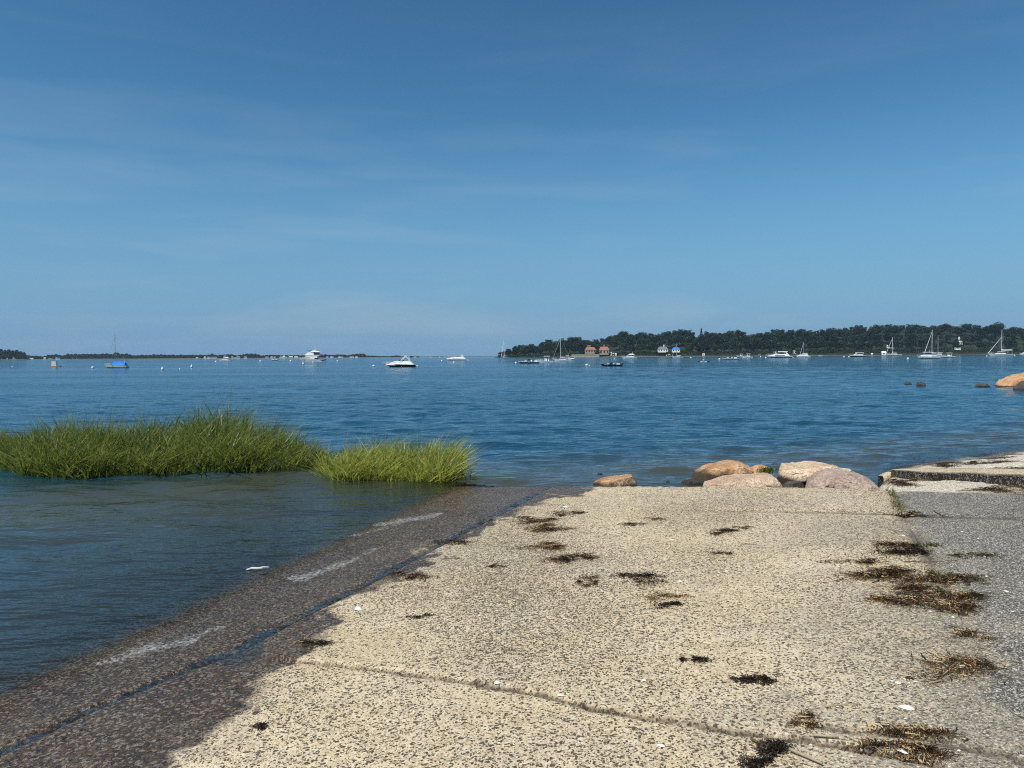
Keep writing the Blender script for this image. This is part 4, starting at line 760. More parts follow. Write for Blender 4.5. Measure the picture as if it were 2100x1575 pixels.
        if kw.get('frame'):
            fr_ = MB(); tz = h * dome + L * .15
            for s_ in (-1, 1):
                for a, b in ((.50, .30), (.44, .34), (.16, .36), (.22, .24)): fr_.tube([(x(a), s_ * B * .30, h * 1.3), (x((a + b) / 2), s_ * B * .34, h * 1.3 + L * .12), (x(b), s_ * B * .32, tz)], .055, 4)
            part(fr_, 'canopy_frame', 'alu'); part(MB().tube([(x(.16), -B * .33, tz - L * .03), (x(.16), B * .33, tz - L * .03)], .16, 8), 'folded_canopy', 'canvas')
        for s_ in (-1, 1): ar.frus((x(.10), x(.19), s_ * B * .38 - .08, s_ * B * .38 + .08, st), (x(.24), x(.29), s_ * B * .33 - .06, s_ * B * .33 + .06, az))
        ar.box(x(.22), x(.31), -B * .36, B * .36, az, az + L * .018)
        if not kw.get('frame'): part(ar, 'radar_arch', 'white')
        part(MB().box(x(-.05), x(.02), -B * .42, B * .42, .12, .30), 'swim_platform', 'white'); rail(.62, 1.0, h, L * .045)
        if kw.get('hardtop'): part(MB().frus((x(.18), x(.50), -B * .36, B * .36, az + .02), (x(.20), x(.48), -B * .32, B * .32, az + L * .03)), 'hardtop', 'white')
        if kw.get('winband'):
            part(MB().frus((x(.30), x(.70), -B * .392, B * .392, h * .95), (x(.32), x(.66), -B * .372, B * .372, h * 1.08)), 'window', 'glass')
    elif kind == 'cruiser':
        cz = h + L * .12; cabin(.20, .70, st * .9, cz, B * .74, .02, .12, lo_=.45)
        part(MB().frus((x(.14), x(.56), -B * .40, B * .40, cz + .01), (x(.15), x(.54), -B * .38, B * .38, cz + L * .018)), 'roof', 'white')
        if kw.get('fly', True):
            f_ = part(MB().frus((x(.20), x(.50), -B * .32, B * .32, cz + L * .018), (x(.20), x(.45), -B * .30, B * .30, cz + L * .085)), 'flybridge', 'white')
            part(MB().frus((x(.455), x(.475), -B * .28, B * .28, cz + L * .085), (x(.44), x(.455), -B * .25, B * .25, cz + L * .12)), 'windscreen', 'glass', f_)
            part(MB().tube([(x(.26), 0, cz + L * .08), (x(.25), 0, cz + L * .24)], r_ * .8, 5, r2=.02), 'antenna', 'white')
        rail(.55, 1.0, h, L * .05)
        ck = MB(); [ck.tube([(x(.16), s_ * B * .38, st * .9), (x(.16), s_ * B * .38, cz)], .05, 5) for s_ in (-1, 1)]; part(ck, 'cockpit_post', 'white')
    elif kind in ('bow', 'open', 'skiff'):
        wz = h * 1.05
        if kind != 'skiff':
            cabin(.50, .80, st * .9, h * 1.12, B * .60, .0, .16, win=False, nm='foredeck')
            part(MB().frus((x(.46), x(.60), -B * .36, B * .36, wz), (x(.44), x(.52), -B * .30, B * .30, wz + L * .07)), 'windshield', 'glass')
            part(MB().frus((x(.10), x(.24), -B * .36, B * .36, st * .9), (x(.12), x(.22), -B * .34, B * .34, st + L * .05)), 'rear_seat', kw.get('seat', 'white')); part(MB().box(x(.34), x(.40), -B * .25, -B * .08, st * .9, st + L * .07), 'helm_seat', kw.get('seat', 'white'))
        else: part(MB().box(x(.30), x(.40), -B * .40, B * .40, st * .85, st * 1.02), 'thwart', 'white')
        if kw.get('motor', True): outboard(kw.get('motor_m', 'black'))
        if kw.get('canopy'): 
            fr_ = MB(); tz = wz + L * kw.get('cz', .20)
            for s_ in (-1, 1):
                for a, b in ((.44, .30), (.40, .24), (.20, .30)): fr_.tube([(x(a), s_ * B * .38, st), (x(b), s_ * B * .36, tz)], max(.03, r_ * .6), 4)
            part(fr_, 'canopy_frame', 'alu'); part(MB().frus((x(.14), x(.42), -B * .40, B * .40, tz), (x(.18), x(.38), -B * .34, B * .34, tz + L * .03)), 'canopy', kw['canopy'])
    elif kind == 'ttop':
        part(MB().frus((x(.36), x(.50), -B * .16, B * .16, st * .7), (x(.38), x(.48), -B * .14, B * .14, h + L * .09)), 'console', 'white'); part(MB().box(x(.24), x(.31), -B * .16, B * .16, st * .7, h + L * .04), 'leaning_post', 'white')
        tz = h + L * .21; fr_ = MB(); [fr_.tube([(x(a), s_ * B * .22, st * .8), (x(b), s_ * B * .24, tz)], max(.035, r_ * .7), 5) for a, b in ((.52, .47), (.28, .26)) for s_ in (-1, 1)]; part(fr_, 'top_frame', 'alu')
        part(MB().frus((x(.20), x(.56), -B * .32, B * .32, tz), (x(.22), x(.53), -B * .28, B * .28, tz + L * .02)), 'hard_top', kw.get('canopy', 'white')); outboard(kw.get('motor_m', 'black')); rail(.6, 1., h, L * .04)
        if kw.get('windscreen', True): part(MB().frus((x(.47), x(.50), -B * .15, B * .15, h + L * .09), (x(.455), x(.47), -B * .14, B * .14, h + L * .16)), 'windshield', 'glass')
    elif kind == 'yacht':
        h2 = h + L * .02
        ca = part(MB().frus((x(.12), x(.80), -B * .44, B * .44, h * .85), (x(.12), x(.55), -B * .42, B * .42, h + L * .12)), 'cabin', 'white')
        part(MB().frus((x(.42), x(.745), -B * .447, B * .447, h * 1.02), (x(.46), x(.69), -B * .441, B * .441, h * 1.02 + L * .03)), 'window', 'glass', ca)
        part(MB().frus((x(.07), x(.24), -B * .449, B * .449, h * .62), (x(.08), x(.235), -B * .447, B * .447, h * 1.1)), 'window', 'glass', ca)
        dk_ = part(MB().frus((x(.02), x(.66), -B * .47, B * .47, h + L * .122), (x(.02), x(.62), -B * .46, B * .46, h + L * .145)), 'upper_deck', 'white')
        fb_ = part(MB().frus((x(.26), x(.66), -B * .44, B * .44, h + L * .145), (x(.26), x(.50), -B * .38, B * .38, h + L * .27)), 'flybridge', 'white')
        e_ = part(MB().frus((x(.04), x(.28), -B * .42, B * .42, h + L * .146), (x(.05), x(.28), -B * .41, B * .41, h + L * .25)), 'deck_enclosure', 'glass')
        part(MB().frus((x(.02), x(.40), -B * .45, B * .45, h + L * .27), (x(.06), x(.38), -B * .36, B * .36, h + L * .30)), 'hardtop', 'white')
        part(MB().frus((x(.26), x(.36), -B * .3, B * .3, h + L * .315), (x(.10), x(.30), -B * .3, B * .3, h + L * .345)), 'radar_arch', 'white'); part(MB().box(x(.20), x(.28), -.35, .35, h + L * .345, h + L * .365), 'radar_dome', 'white')
        part(MB().frus((x(.40), x(.56), -B * .40, B * .40, h + L * .315), (x(.41), x(.55), -B * .38, B * .38, h + L * .33)), 'bimini', 'canvas'); pp = MB(); [pp.tube([(x(q), -B * .36, h + L * .26), (x(q), -B * .36, h + L * .312), (x(q), B * .36, h + L * .312), (x(q), B * .36, h + L * .26)], .04, 4) for q in (.42, .54)]; part(pp, 'bimini_frame', 'alu')
        part(MB().tube([(x(.2), 0, h + L * .36), (x(.19), 0, h + L * .48)], .04, 5, r2=.02), 'antenna', 'white'); part(MB().box(x(-.06), x(.01), -B * .42, B * .42, .15, .35), 'swim_platform', 'white'); rail(.62, 1., h, L * .05)
    elif kind == 'trawl':
        cz = h + L * .17; cabin(.38, .68, st * .9, cz, B * .62, .0, .02, nm='wheelhouse', lo_=.5, hi_=.80); part(MB().box(x(.35), x(.70), -B * .36, B * .36, cz, cz + L * .015), 'roof', 'white')
        cabin(.66, .84, st * .9, h * 1.3, B * .5, .0, .05, nm='foredeck', win=False); rail(.6, 1., h, L * .05); part(MB().tube([(x(.45), 0, cz), (x(.44), 0, cz + L * .12)], r_ * .8, 5, r2=.02), 'antenna', 'white')
    return t
WHB = ('white', 'white')
boat('sail', 238, 754.5, 47, 'small sailboat with a bright blue boom tent and a thin dark mast, at left', top=684, cover='blue', tent='blue', hull=('cream', 'black'), fb=.13, split=.28, mastm='grey', mast_at=.52, jib=.3, jibm='grey', frac=.85, cat='sailboat')
boat('yacht', 634, 742.3, 48, 'large white flybridge motor yacht with a red dinghy across its stern', fb=.155, hull=WHB, beam=.30, rake=.2)
boat('express', 820, 752.6, 70, 'black hulled white speedboat with a folded canopy frame, nearest in the middle', hull=('white', 'black'), fb=.10, split=.90, beam=.30, rake=.22, cat='speedboat', dome=1.75, frame=True)
boat('express', 936, 739.6, 46, 'sleek white cruiser with a radar arch left of the wooded shore', fb=.12, hull=WHB, rake=.22)
boat('sail', 1035, 736, 14, 'lone small sailboat off the left tip of the wooded shore', top=692, yaw=.95, hull=WHB, fb=.17)
boat('open', 1084, 745.3, 44, 'low dark hulled motorboat leftmost of the cluster before the wooded point', hull=('white', 'navy'), fb=.12, split=.6, motor=False, canopy=None)
boat('ttop', 1117, 744.0, 36, 'white boat with a tall canopy frame between the dark motorboat and the sailboat', hull=WHB, fb=.16, canopy='alu')
boat('sail', 1152, 741.6, 38, 'white sailboat with a royal blue sail cover and bare mast before the wooded point', top=692, cover='royal', hull=WHB, fb=.15, jib=.35, stern=True)
boat('cruiser', 1170, 738.3, 24, 'white boat half hidden behind the stern of the blue covered sailboat', hull=('white', 'navy'), fb=.14, split=.5, fly=False)
boat('open', 1253, 751.0, 44, 'dark navy open motorboat with a black outboard, in front of the orange roofed house', hull=('navy', 'navy'), fb=.11, seat='white')
boat('cruiser', 1290, 735.6, 30, 'white flybridge cabin cruiser just right of the orange roofed house', hull=WHB, fb=.14)
boat('sail', 1389, 734.0, 22, 'small sailboat with dark slanted forestay in front of the blue topped house', top=704, hull=WHB, fb=.12, mastm='grey', frac=.92, jib=.8, jibm='alu')
boat('open', 1497, 737.8, 34, 'low grey white open motorboat right of the paddler', hull=('white', 'grey'), fb=.12, seat='white')
boat('ttop', 1532, 734.0, 22, 'small white console boat with a flat hard top', hull=WHB, fb=.16); boat('ttop', 1518, 731.6, 16, 'tiny white boat behind the small console boat', hull=WHB, fb=.14, windscreen=False)
boat('ttop', 1556, 730.6, 12, 'tiny pale boat left of the biggest white cruiser', hull=WHB, fb=.15)
boat('express', 1597, 733.6, 52, 'biggest long white cruiser with a radar arch, right of the middle', hull=('white', 'black'), fb=.10, split=.4, hardtop=True, winband=True, rake=.2)
boat('skiff', 1628, 732.2, 13, 'black hulled dinghy trailing behind the biggest white cruiser', hull=('white', 'black'), fb=.22, split=.7, motor=False)
boat('express', 1646, 732.8, 28, 'white cruiser with a hardtop right of the black dinghy', hull=WHB, fb=.14, hardtop=True); boat('sail', 1649, 730.6, 18, 'bare masted sailboat behind the hardtop cruiser', top=701, hull=WHB, fb=.12, mastm='grey', jib=1.1, jibm='alu')
boat('skiff', 1683, 730.4, 9, 'tiny white dinghy left of the small lone sailboat', hull=WHB, fb=.2, motor=False)
boat('sail', 1696, 729.6, 12, 'small lone sailboat with a stubby pale mast between the cruisers', top=709, yaw=.5, hull=WHB, fb=.2); boat('skiff', 1711, 728.6, 7, 'tiny dinghy right of the small lone sailboat', hull=WHB, fb=.2, motor=False)
boat('cruiser', 1758, 732.2, 33, 'dark hulled white topped cruiser in front of the pale scrub', hull=('white', 'navy'), fb=.14, split=.55, fly=False)
boat('sail', 1832, 729.6, 31, 'white sailboat with a dark blue cover and leaning forestay, left of the white boathouse', top=691, cover='canvas', hull=('white', 'navy'), fb=.13, split=.3, jib=1.1)
boat('skiff', 1854, 727.9, 10, 'small white boat just right of the dark blue covered sailboat', hull=WHB, fb=.18, motor=False)
boat('trawl', 1903, 735.6, 44, 'white cabin boat with a boxy wheelhouse at the front of the right cluster', hull=('white', 'teal'), fb=.13, split=.4)
boat('sail', 1911, 732.6, 34, 'sailboat with the tallest white mast and slanted furled jib in the right cluster', top=676, hull=('white', 'navy'), fb=.13, split=.25, jib=1.7, mast_at=.50, frac=.92)
boat('sail', 1925, 730.2, 26, 'sailboat with a plain grey mast behind the right cluster', top=687, hull=WHB, fb=.13, mastm='grey', jib=.2, jibm='grey')
boat('ttop', 1944, 733.2, 27, 'white motorboat with a pale canopy and black hull line at the right of the cluster', hull=('white', 'black'), fb=.13, split=.35, canopy='cream')
boat('skiff', 1966, 727.3, 14, 'low white dinghy under the white hill house', hull=WHB, fb=.16, motor=False)
boat('sail', 1992, 727.8, 24, 'pale grey sailboat with a leaning furled jib left of the big right hand sailboat', top=688, hull=('white', 'grey'), fb=.12, jib=1.8, jibm='alu', mast_at=.44)
boat('open', 2013, 726.9, 12, 'small white and blue motorboat left of the big right hand sailboat', hull=WHB, fb=.2, seat='royal'); boat('open', 2026, 727.6, 18, 'dark blue boat half hidden by the bow of the big right hand sailboat', hull=('navy', 'navy'), fb=.14)
boat('sail', 2050, 730.6, 48, 'big white sailboat with a tall mast near the right edge', top=676, hull=WHB, fb=.13, jib=1.5, frac=.72, mast_at=.42, bimini='white'); boat('sail', 2036, 727.4, 20, 'sailboat with a thin grey mast behind the big right hand sailboat', top=688, hull=WHB, fb=.14, mastm='grey', jib=.3, jibm='grey')
boat('ttop', 2080, 727.4, 15, 'small white boat with a flat canopy behind the big right hand sailboat', hull=WHB, fb=.15); boat('cruiser', 2100, 727.6, 18, 'white boat cut by the right edge of the photo', hull=WHB, fb=.16, fly=False)
boat('cruiser', 461, 741.0, 27, 'small white cabin boat far out between the blue tented sailboat and the motor yacht', hull=WHB, fb=.12); boat('open', 563, 739.4, 13, 'tiny black hulled white boat left of the motor yacht', hull=('white', 'black'), fb=.2, split=.5, motor=False)
boat('skiff', 583, 740.6, 18, 'low pale raft like boat just left of the motor yacht', hull=WHB, fb=.07, motor=False)
# red dinghy on the yacht's swim platform
p = W(661, 742.0); k_ = p[1] / F; t = empty('inflatable_dinghy', (p[0] - .2, p[1] - .9, .55), .15); tag(t, 'red inflatable dinghy resting on the stern platform of the motor yacht', 'dinghy')
MB().tube([(-1.5, -.55, .25), (1.1, -.55, .25), (1.75, 0, .35), (1.1, .55, .25), (-1.5, .55, .25)], .34, 8).build('tube', M['red'], t, smooth=True); MB().box(-1.5, 1.1, -.5, .5, .05, .12).build('floor', M['grey'], t); MB().frus((-1.7, -1.45, -.15, .15, .2), (-1.7, -1.45, -.12, .12, .85)).build('outboard_motor', M['black'], t)
# raft with upright white box
p = W(112, 751.5); k_ = p[1] / F; t = empty('mooring_raft', (p[0], p[1], 0), .1); tag(t, 'low dark raft carrying an upright white box, farthest left', 'raft')
MB().frus((-13 * k_, 12 * k_, -.7, .7, -.1), (-12 * k_, 11 * k_, -.65, .65, .16)).build('deck', M['wood'], t); MB().frus((-4.6 * k_, 5 * k_, -.5, .5, .161), (-4.2 * k_, 3.6 * k_, -.45, .45, 10.6 * k_)).build('box', M['cream'], t); MB().tube([(9 * k_, 0, .16), (9 * k_, 0, .6)], .04, 6).build('cleat_post', M['alu'], t)
# buoys
def buoy(px, py, wpx, label, cone=False):
    p = W(px, py); r_ = wpx / F * p[1] / 2; t = empty('mooring_buoy', (p[0], p[1], 0), 0); tag(t, label, 'buoy', 'white mooring buoys')
    pr = [(0.001, r_ * 1.45), (r_ * .55, r_ * 1.3), (r_ * .9, r_ * .9), (r_, r_ * .45), (r_ * .9, 0), (r_ * .5, -r_ * .4), (.001, -r_ * .5)] if not cone else [(.001, r_ * 2.4), (r_ * .5, r_ * 1.6), (r_, r_ * .5), (r_ * .9, 0), (r_ * .4, -r_ * .4), (.001, -r_ * .5)]
    MB().lathe(pr[::-1], 14).build('float', M['buoy'], t, smooth=True); MB().lathe([(r_ * 1.0, r_ * .34), (r_ * 1.035, r_ * .36), (r_ * 1.035, r_ * .50), (r_ * .99, r_ * .52)], 14).build('stripe', M['royal'], t)
    pp = MB(); pp.tube([(0, 0, r_ * 1.3), (0, 0, r_ * 1.75)], r_ * .1, 5); pp.build('top_ring', M['grey'], t)
for q in [(25, 752.8, 2.2, 'tiny white buoy alone near the left edge'), (190, 755.4, 5.5, 'white mooring buoy left of the blue tented sailboat'), (333, 759, 6, 'white mooring buoy right of the blue tented sailboat, nearest the camera', True), (369, 758.4, 3.2, 'small white buoy, left one of a pair right of the blue tented sailboat', True),
          (393, 753.8, 5.4, 'larger white buoy, right one of a pair right of the blue tented sailboat', True), (443, 742.6, 4, 'white buoy just left of the small cabin boat'), (534, 742, 4, 'white buoy midway between the small cabin boat and the motor yacht'), (596, 742, 4.2, 'white buoy just left of the motor yacht'),
          (622, 747.0, 5, 'white buoy floating in front of the motor yacht bow'), (642, 743.8, 3.4, 'white buoy touching the side of the motor yacht'), (692, 741.8, 3.8, 'white buoy right of the motor yacht stern'), (766.5, 752.0, 5.6, 'white mooring buoy left of the black hulled speedboat'), (906, 741.2, 4, 'white buoy at the bow of the sleek cruiser'),
          (931, 744.6, 4.4, 'white buoy under the middle of the sleek cruiser'), (1058, 745.2, 4.6, 'white buoy left of the low dark hulled motorboat'), (1203.5, 750.6, 6.4, 'large white buoy left of the navy open motorboat'), (1208.5, 750.9, 2.4, 'tiny buoy touching the large one left of the navy motorboat'), (1260.5, 735.9, 3, 'small white buoy before the beach of the orange roofed house'),
          (1417, 734.2, 2.6, 'small white buoy right of the sailboat by the blue topped house'), (1475.5, 738, 4.4, 'white buoy left of the low grey white motorboat'), (1560, 732.6, 2.6, 'small white buoy left of the bow of the biggest white cruiser'), (1570.5, 734.2, 3.4, 'white buoy at the bow of the biggest white cruiser'), (1731, 732.6, 2.8, 'left of two small buoys before the dark hulled cruiser', True),
          (1741, 732.6, 2.6, 'right of two small buoys before the dark hulled cruiser', True), (1862, 736.4, 4.4, 'white buoy left of the boxy cabin boat'), (2024, 731.2, 2.8, 'small white buoy under the bow of the big right hand sailboat'), (2081, 729.6, 2.8, 'small white buoy right of the big right hand sailboat'), (1891, 736.5, 1.0, 'speck of a buoy before the boxy cabin boat')][:-1]: buoy(*q)

# person on a kayak
p = W(1443, 742.6); k_ = p[1] / F; t = empty('kayak', (p[0], p[1], 0), math.pi - .1); tag(t, 'pale blue kayak with dark ends, paddled across the open water', 'kayak')
kb = MB(); pr = []; ns = 15
for i in range(ns):
    s_ = -1 + 2 * i / (ns - 1); w_ = .34 * (1 - abs(s_) ** 2.2) + .01; h_ = .16 + .12 * abs(s_) ** 3
    for a in range(8): q = 2 * math.pi * a / 8; pr.append((s_ * 12 * k_, w_ * math.cos(q), .08 + (h_ if math.sin(q) > 0 else .16) * math.sin(q)))
kb.add(pr, [(i * 8 + a, (i + 1) * 8 + a, (i + 1) * 8 + (a + 1) % 8, i * 8 + (a + 1) % 8) for i in range(ns - 1) for a in range(8)] + [tuple(range(8)), tuple(range((ns - 1) * 8, ns * 8))[::-1]])
hk = kb.build('kayak_hull', [mat('pale_blue_plastic', (.25, .42, .50), .4), M['navy']], t, smooth=True)
for f in hk.data.polygons:
    if abs(f.center.x) > 7.2 * k_: f.material_index = 1
MB().lathe([(.30, .20), (.34, .26), (.28, .28)], 14).build('cockpit_rim', M['black'], t)
pe = empty('person', (p[0], p[1], 0), math.pi - .1); tag(pe, 'person in a pale shirt sitting in the kayak and holding a paddle', 'person')
sk = bpy.data.meshes.new('body'); J_ = [(0, 0, .24, .15), (0, 0, .50, .14), (0, 0, .72, .17), (0, 0, .84, .07), (.02, 0, .97, .105), (.03, 0, 1.08, .09), (.03, .20, .76, .065), (.22, .30, .56, .05), (.42, .24, .60, .04), (.50, .22, .62, .035), (.03, -.20, .76, .065), (.22, -.30, .56, .05), (.42, -.24, .60, .04), (.50, -.22, .62, .035), (.30, .12, .26, .10), (.62, .14, .24, .08), (.30, -.12, .26, .10), (.62, -.14, .24, .08)]
sk.from_pydata([j[:3] for j in J_], [(0, 1), (1, 2), (2, 3), (3, 4), (4, 5), (2, 6), (6, 7), (7, 8), (8, 9), (2, 10), (10, 11), (11, 12), (12, 13), (0, 14), (14, 15), (0, 16), (16, 17)], [])
bo = link('body', sk, M['tan'], pe); md = bo.modifiers.new('skin', 'SKIN'); md.use_smooth_shade = True
for v, j in zip(sk.skin_vertices[0].data, J_): v.radius = (j[3], j[3])
sk.skin_vertices[0].data[0].use_root = True; bo.modifiers.new('subd', 'SUBSURF').levels = 1; bo.modifiers['subd'].render_levels = 2
MB().lathe([(.17, .30), (.185, .5), (.205, .70), (.12, .82), (.08, .85)], 14).build('shirt', M['shirt'], pe, smooth=True); MB().lathe([(.125, 1.02), (.12, 1.10), (.08, 1.165), (.001, 1.18)], 12, c=(.025, 0, 0)).build('hair', M['bark'], pe, smooth=True)
pd_ = empty('paddle', (p[0], p[1], 0), math.pi - .1); tag(pd_, 'black paddle held across the kayak by the person', 'paddle'); MB().tube([(.42, -1.05, .40), (.50, 0, .64), (.58, 1.05, .86)], .02, 6).build('shaft', M['black'], pd_)
for s_ in (-1, 1): MB().frus((.42 - .10 + .08 * (s_ > 0) * 2, .42 + .08 + .16 * (s_ > 0), s_ * 1.05 - .20, s_ * 1.05 + .20, .40 + .46 * (s_ > 0)), (.44 - .10 + .16 * (s_ > 0), .44 + .08 + .16 * (s_ > 0), s_ * 1.05 - .16, s_ * 1.05 + .16, .43 + .46 * (s_ > 0))).build('blade', M['black'], pd_)

# ------------------------------------------------------------------ the wooded shore on the right
SKY_ = [(1010, 733), (1030, 724), (1042, 716), (1062, 708), (1082, 706), (1098, 705), (1104, 708), (1116, 700), (1128, 694), (1138, 700), (1150, 693), (1160, 699), (1170, 688), (1184, 688), (1198, 696), (1230, 694), (1245, 689), (1262, 686), (1278, 676), (1290, 682), (1318, 679), (1340, 683), (1352, 686), (1360, 680), (1390, 675), (1404, 673), (1420, 680), (1432, 688),
        (1446, 680), (1456, 678), (1466, 684), (1480, 681), (1506, 674), (1522, 675), (1530, 684), (1560, 681), (1590, 675), (1602, 672), (1612, 678), (1632, 674), (1640, 672), (1654, 676), (1690, 674), (1712, 669), (1722, 672), (1736, 671), (1762, 667), (1780, 668), (1800, 665), (1850, 664), (1905, 664), (1920, 668), (1935, 661), (1948, 664), (1958, 666), (1980, 662), (2000, 666), (2030, 666), (2044, 661), (2056, 664), (2070, 668), (2095, 672), (2140, 668), (2200, 664), (2300, 668)]
sx_ = [q[0] for q in SKY_]; sy_ = [q[1] for q in SKY_]
def skyh(px, dist): return HC + (ypix(px) - np.interp(px, sx_, sy_)) / F * dist
D0 = 900.
def hill_z(px, dist):
    top = skyh(px, 1010.) - 13. + 6. * sstep(1012., 1040., dist); t = sstep(D0 - 12, 1010., dist); return np.maximum(-.6, -.6 + t * (np.maximum(top, 1.5) + .6)) + 1.2 * sstep(D0 - 12, D0 + 6, dist)
px = np.linspace(1000, 2500, 240); ds = np.concatenate([np.linspace(D0 - 14, D0 + 20, 12), np.linspace(D0 + 30, 1130, 14)]); PX, DS = np.meshgrid(px, ds); A_ = (PX - 1050) / F
Zh = hill_z(PX, DS) * np.where(DS > 1060, .8, 1); Zh = np.where(PX < 1035, Zh * sstep(1005, 1035, PX) - .8 * sstep(1035, 1005, PX), Zh); n_, m_ = PX.shape; b = (np.arange(n_ - 1)[:, None] * m_ + np.arange(m_ - 1)[None]).ravel()
me = np_mesh('hill', np.stack([(A_ * DS).ravel(), DS.ravel(), (Zh + (fbm(PX, DS, .05, 3, 5) - .5) * 1.0).ravel()], 1), np.stack([b, b + 1, b + m_ + 1, b + m_], 1))
tag(link('hill', me, mat('wooded_hill_ground', (.014, .022, .010), .95, var=.4, scale=.05)), kind='structure')
sb = MB(); vv = []; pxs = np.linspace(1230, 2300, 120)
for q in pxs:
    w_ = .3 + 3.6 * math.exp(-((q - 1300) / 50) ** 2) + .5 * math.sin(q * .05); a = (q - 1050) / F; vv += [(a * (D0 - 13.5), D0 - 13.5, -.1), (a * (D0 - 9), D0 - 9, .25 + .12 * w_), (a * (D0 + w_), D0 + w_, .6 + .15 * w_)]
sb.add(vv, [(i * 3 + k, (i + 1) * 3 + k, (i + 1) * 3 + k + 1, i * 3 + k + 1) for i in range(119) for k in range(2)]); tag(sb.build('far_beach', mat('pale_beach_sand', (.12, .11, .08), .9, var=.3, scale=.1)), kind='structure')

def crown_mesh(seed, n, R_, Hh, blobs, size, cone=False):
    r = np.random.default_rng(seed); C_ = []
    if cone:
        for k in range(n):
            q = r.uniform(0, 1) ** .8; rr = R_ * (1 - q) * (.5 + .5 * ((q * 9) % 1.0)) + .2; a = r.uniform(0, 6.283); C_.append((rr * math.cos(a), rr * math.sin(a), Hh * (.1 + .9 * q)))
        C_ = np.array(C_)
    else:
        B_ = [(0, 0, Hh * .62, R_ * .72)]
        for _ in range(blobs): a = r.uniform(0, 6.283); q = R_ * r.uniform(.35, .72); B_.append((q * math.cos(a), q * math.sin(a), Hh * r.uniform(.30, .86), R_ * r.uniform(.28, .50)))
        B_ = np.array(B_); i = r.integers(0, len(B_), n); d = r.normal(0, 1, (n, 3)); d /= np.linalg.norm(d, axis=1)[:, None]; C_ = B_[i, :3] + d * (B_[i, 3] * r.uniform(.72, 1.06, n))[:, None]; C_[:, 2] = np.clip(C_[:, 2], Hh * .08, Hh * 1.02)
    nn = r.normal(0, 1, (n, 3)); nn[:, 2] += .5; nn /= np.linalg.norm(nn, axis=1)[:, None]; t1 = np.cross(nn, r.normal(0, 1, (n, 3))); t1 /= np.linalg.norm(t1, axis=1)[:, None]; t2 = np.cross(nn, t1); s_ = (size * r.uniform(.6, 1.3, n))[:, None]
    V = np.stack([C_ - t1 * s_ - t2 * s_ * .6, C_ + t1 * s_ - t2 * s_ * .7, C_ + t1 * s_ * .8 + t2 * s_, C_ - t1 * s_ * .7 + t2 * s_ * .8], 1).reshape(-1, 3); b = np.arange(n) * 4
    return np_mesh('crown', V, np.stack([b, b + 1, b + 2, b + 3], 1), smooth=False)
def tree_proto(nm, seed, label, cat, grp, leafm, cone=False, R_=6.5, Hh=16.):
    t = empty(nm, (0, 0, -500)); tag(t, label, cat, grp)
    tk = MB().tube([(0, 0, -.5), (.2, .1, Hh * .3), (.1, 0, Hh * .62)], Hh * .022, 7, r2=Hh * .008)
    for k in range(0 if cone else 4): a = k * 1.6 + seed; tk.tube([(.1, 0, Hh * (.28 + .06 * k)), (R_ * .25 * math.cos(a), R_ * .25 * math.sin(a), Hh * .5), (R_ * .5 * math.cos(a), R_ * .5 * math.sin(a), Hh * .62)], Hh * .009, 5, r2=.05)
    tk.build('trunk', M['bark'], t); cm_ = crown_mesh(seed, 1500 if not cone else 900, R_, Hh, 11, .42 if not cone else .34, cone); link('crown', cm_, M[leafm], t); note(t); return t
PR = [tree_proto('broadleaf_tree', s_, 'dark green broadleaf tree in the dense wood on the far right shore', 'tree', 'broadleaf trees covering the right shore', 'leaf', R_=rr, Hh=hh_) for s_, rr, hh_ in ((1, 6.6, 16), (2, 5.6, 17), (3, 7.4, 15.5), (4, 6.0, 14.5), (5, 6.8, 18))]
rt = random.Random(3); first = {id(q): True for q in PR}; cnt = 0
def put(proto, x_, y_, z_, sc_, sz_=1.):
    global cnt
    if first.get(id(proto)): o = proto; first[id(proto)] = False
    else: o = copy_tree(proto)
    o.location = (x_, y_, z_); o.rotation_euler = (0, 0, rt.uniform(0, 6.28)); o.scale = (sc_, sc_, sc_ * sz_); cnt += 1; return o
HOUSE_GAPS = [(1196, 1252), (1346, 1404)]
for row, (dd, step) in enumerate(((1008, 12.5), (976, 15.5), (945, 16.5), (920, 17.))):
    q = 1030 + row * 4.
    while q < 2150:
        s_ = rt.uniform(.82, 1.16); edge_ = min(1, .45 + (q - 1022) / 150.)
        if row == 3 and (any(a < q < b for a, b in HOUSE_GAPS) or 1232 < q < 1262): q += step; continue
        if row >= 2 and 1930 < q < 2100 and rt.random() < .35: q += step; continue
        gz = float(hill_z(q, dd)); a = (q - 1050) / F; need = float(skyh(q, dd)) + rt.uniform(-1.2, .8) - gz; pr_ = rt.choice(PR); h0 = (16, 17, 15.5, 14.5, 18)[PR.index(pr_)]
        if row == 0: ss = max(.35, min(1.5, need / h0)); w_ = max(.75, ss)
        else: ss = min(max(.35, s_ * .92 * edge_), max(.35, (need - row * .5) / h0)); w_ = max(.6, ss)
        put(pr_, a * dd, dd + rt.uniform(-6, 6), gz - .3, w_, ss / w_); q += step * rt.uniform(.8, 1.2)
for q, tp in ((1194, 716), (1203, 719), (1211, 721), (1226, 711), (1250, 717), (1258, 719), (1348, 716), (1369, 715), (1376, 719), (1396, 718)):
    dd = 899.; h_ = (724.5 + (1300 - q) * .0 - tp) / F * dd; put(PR[rt.randrange(5)], (q - 1050) / F * dd, dd, 1.4, h_ / 15.5 * .95, 1.0)
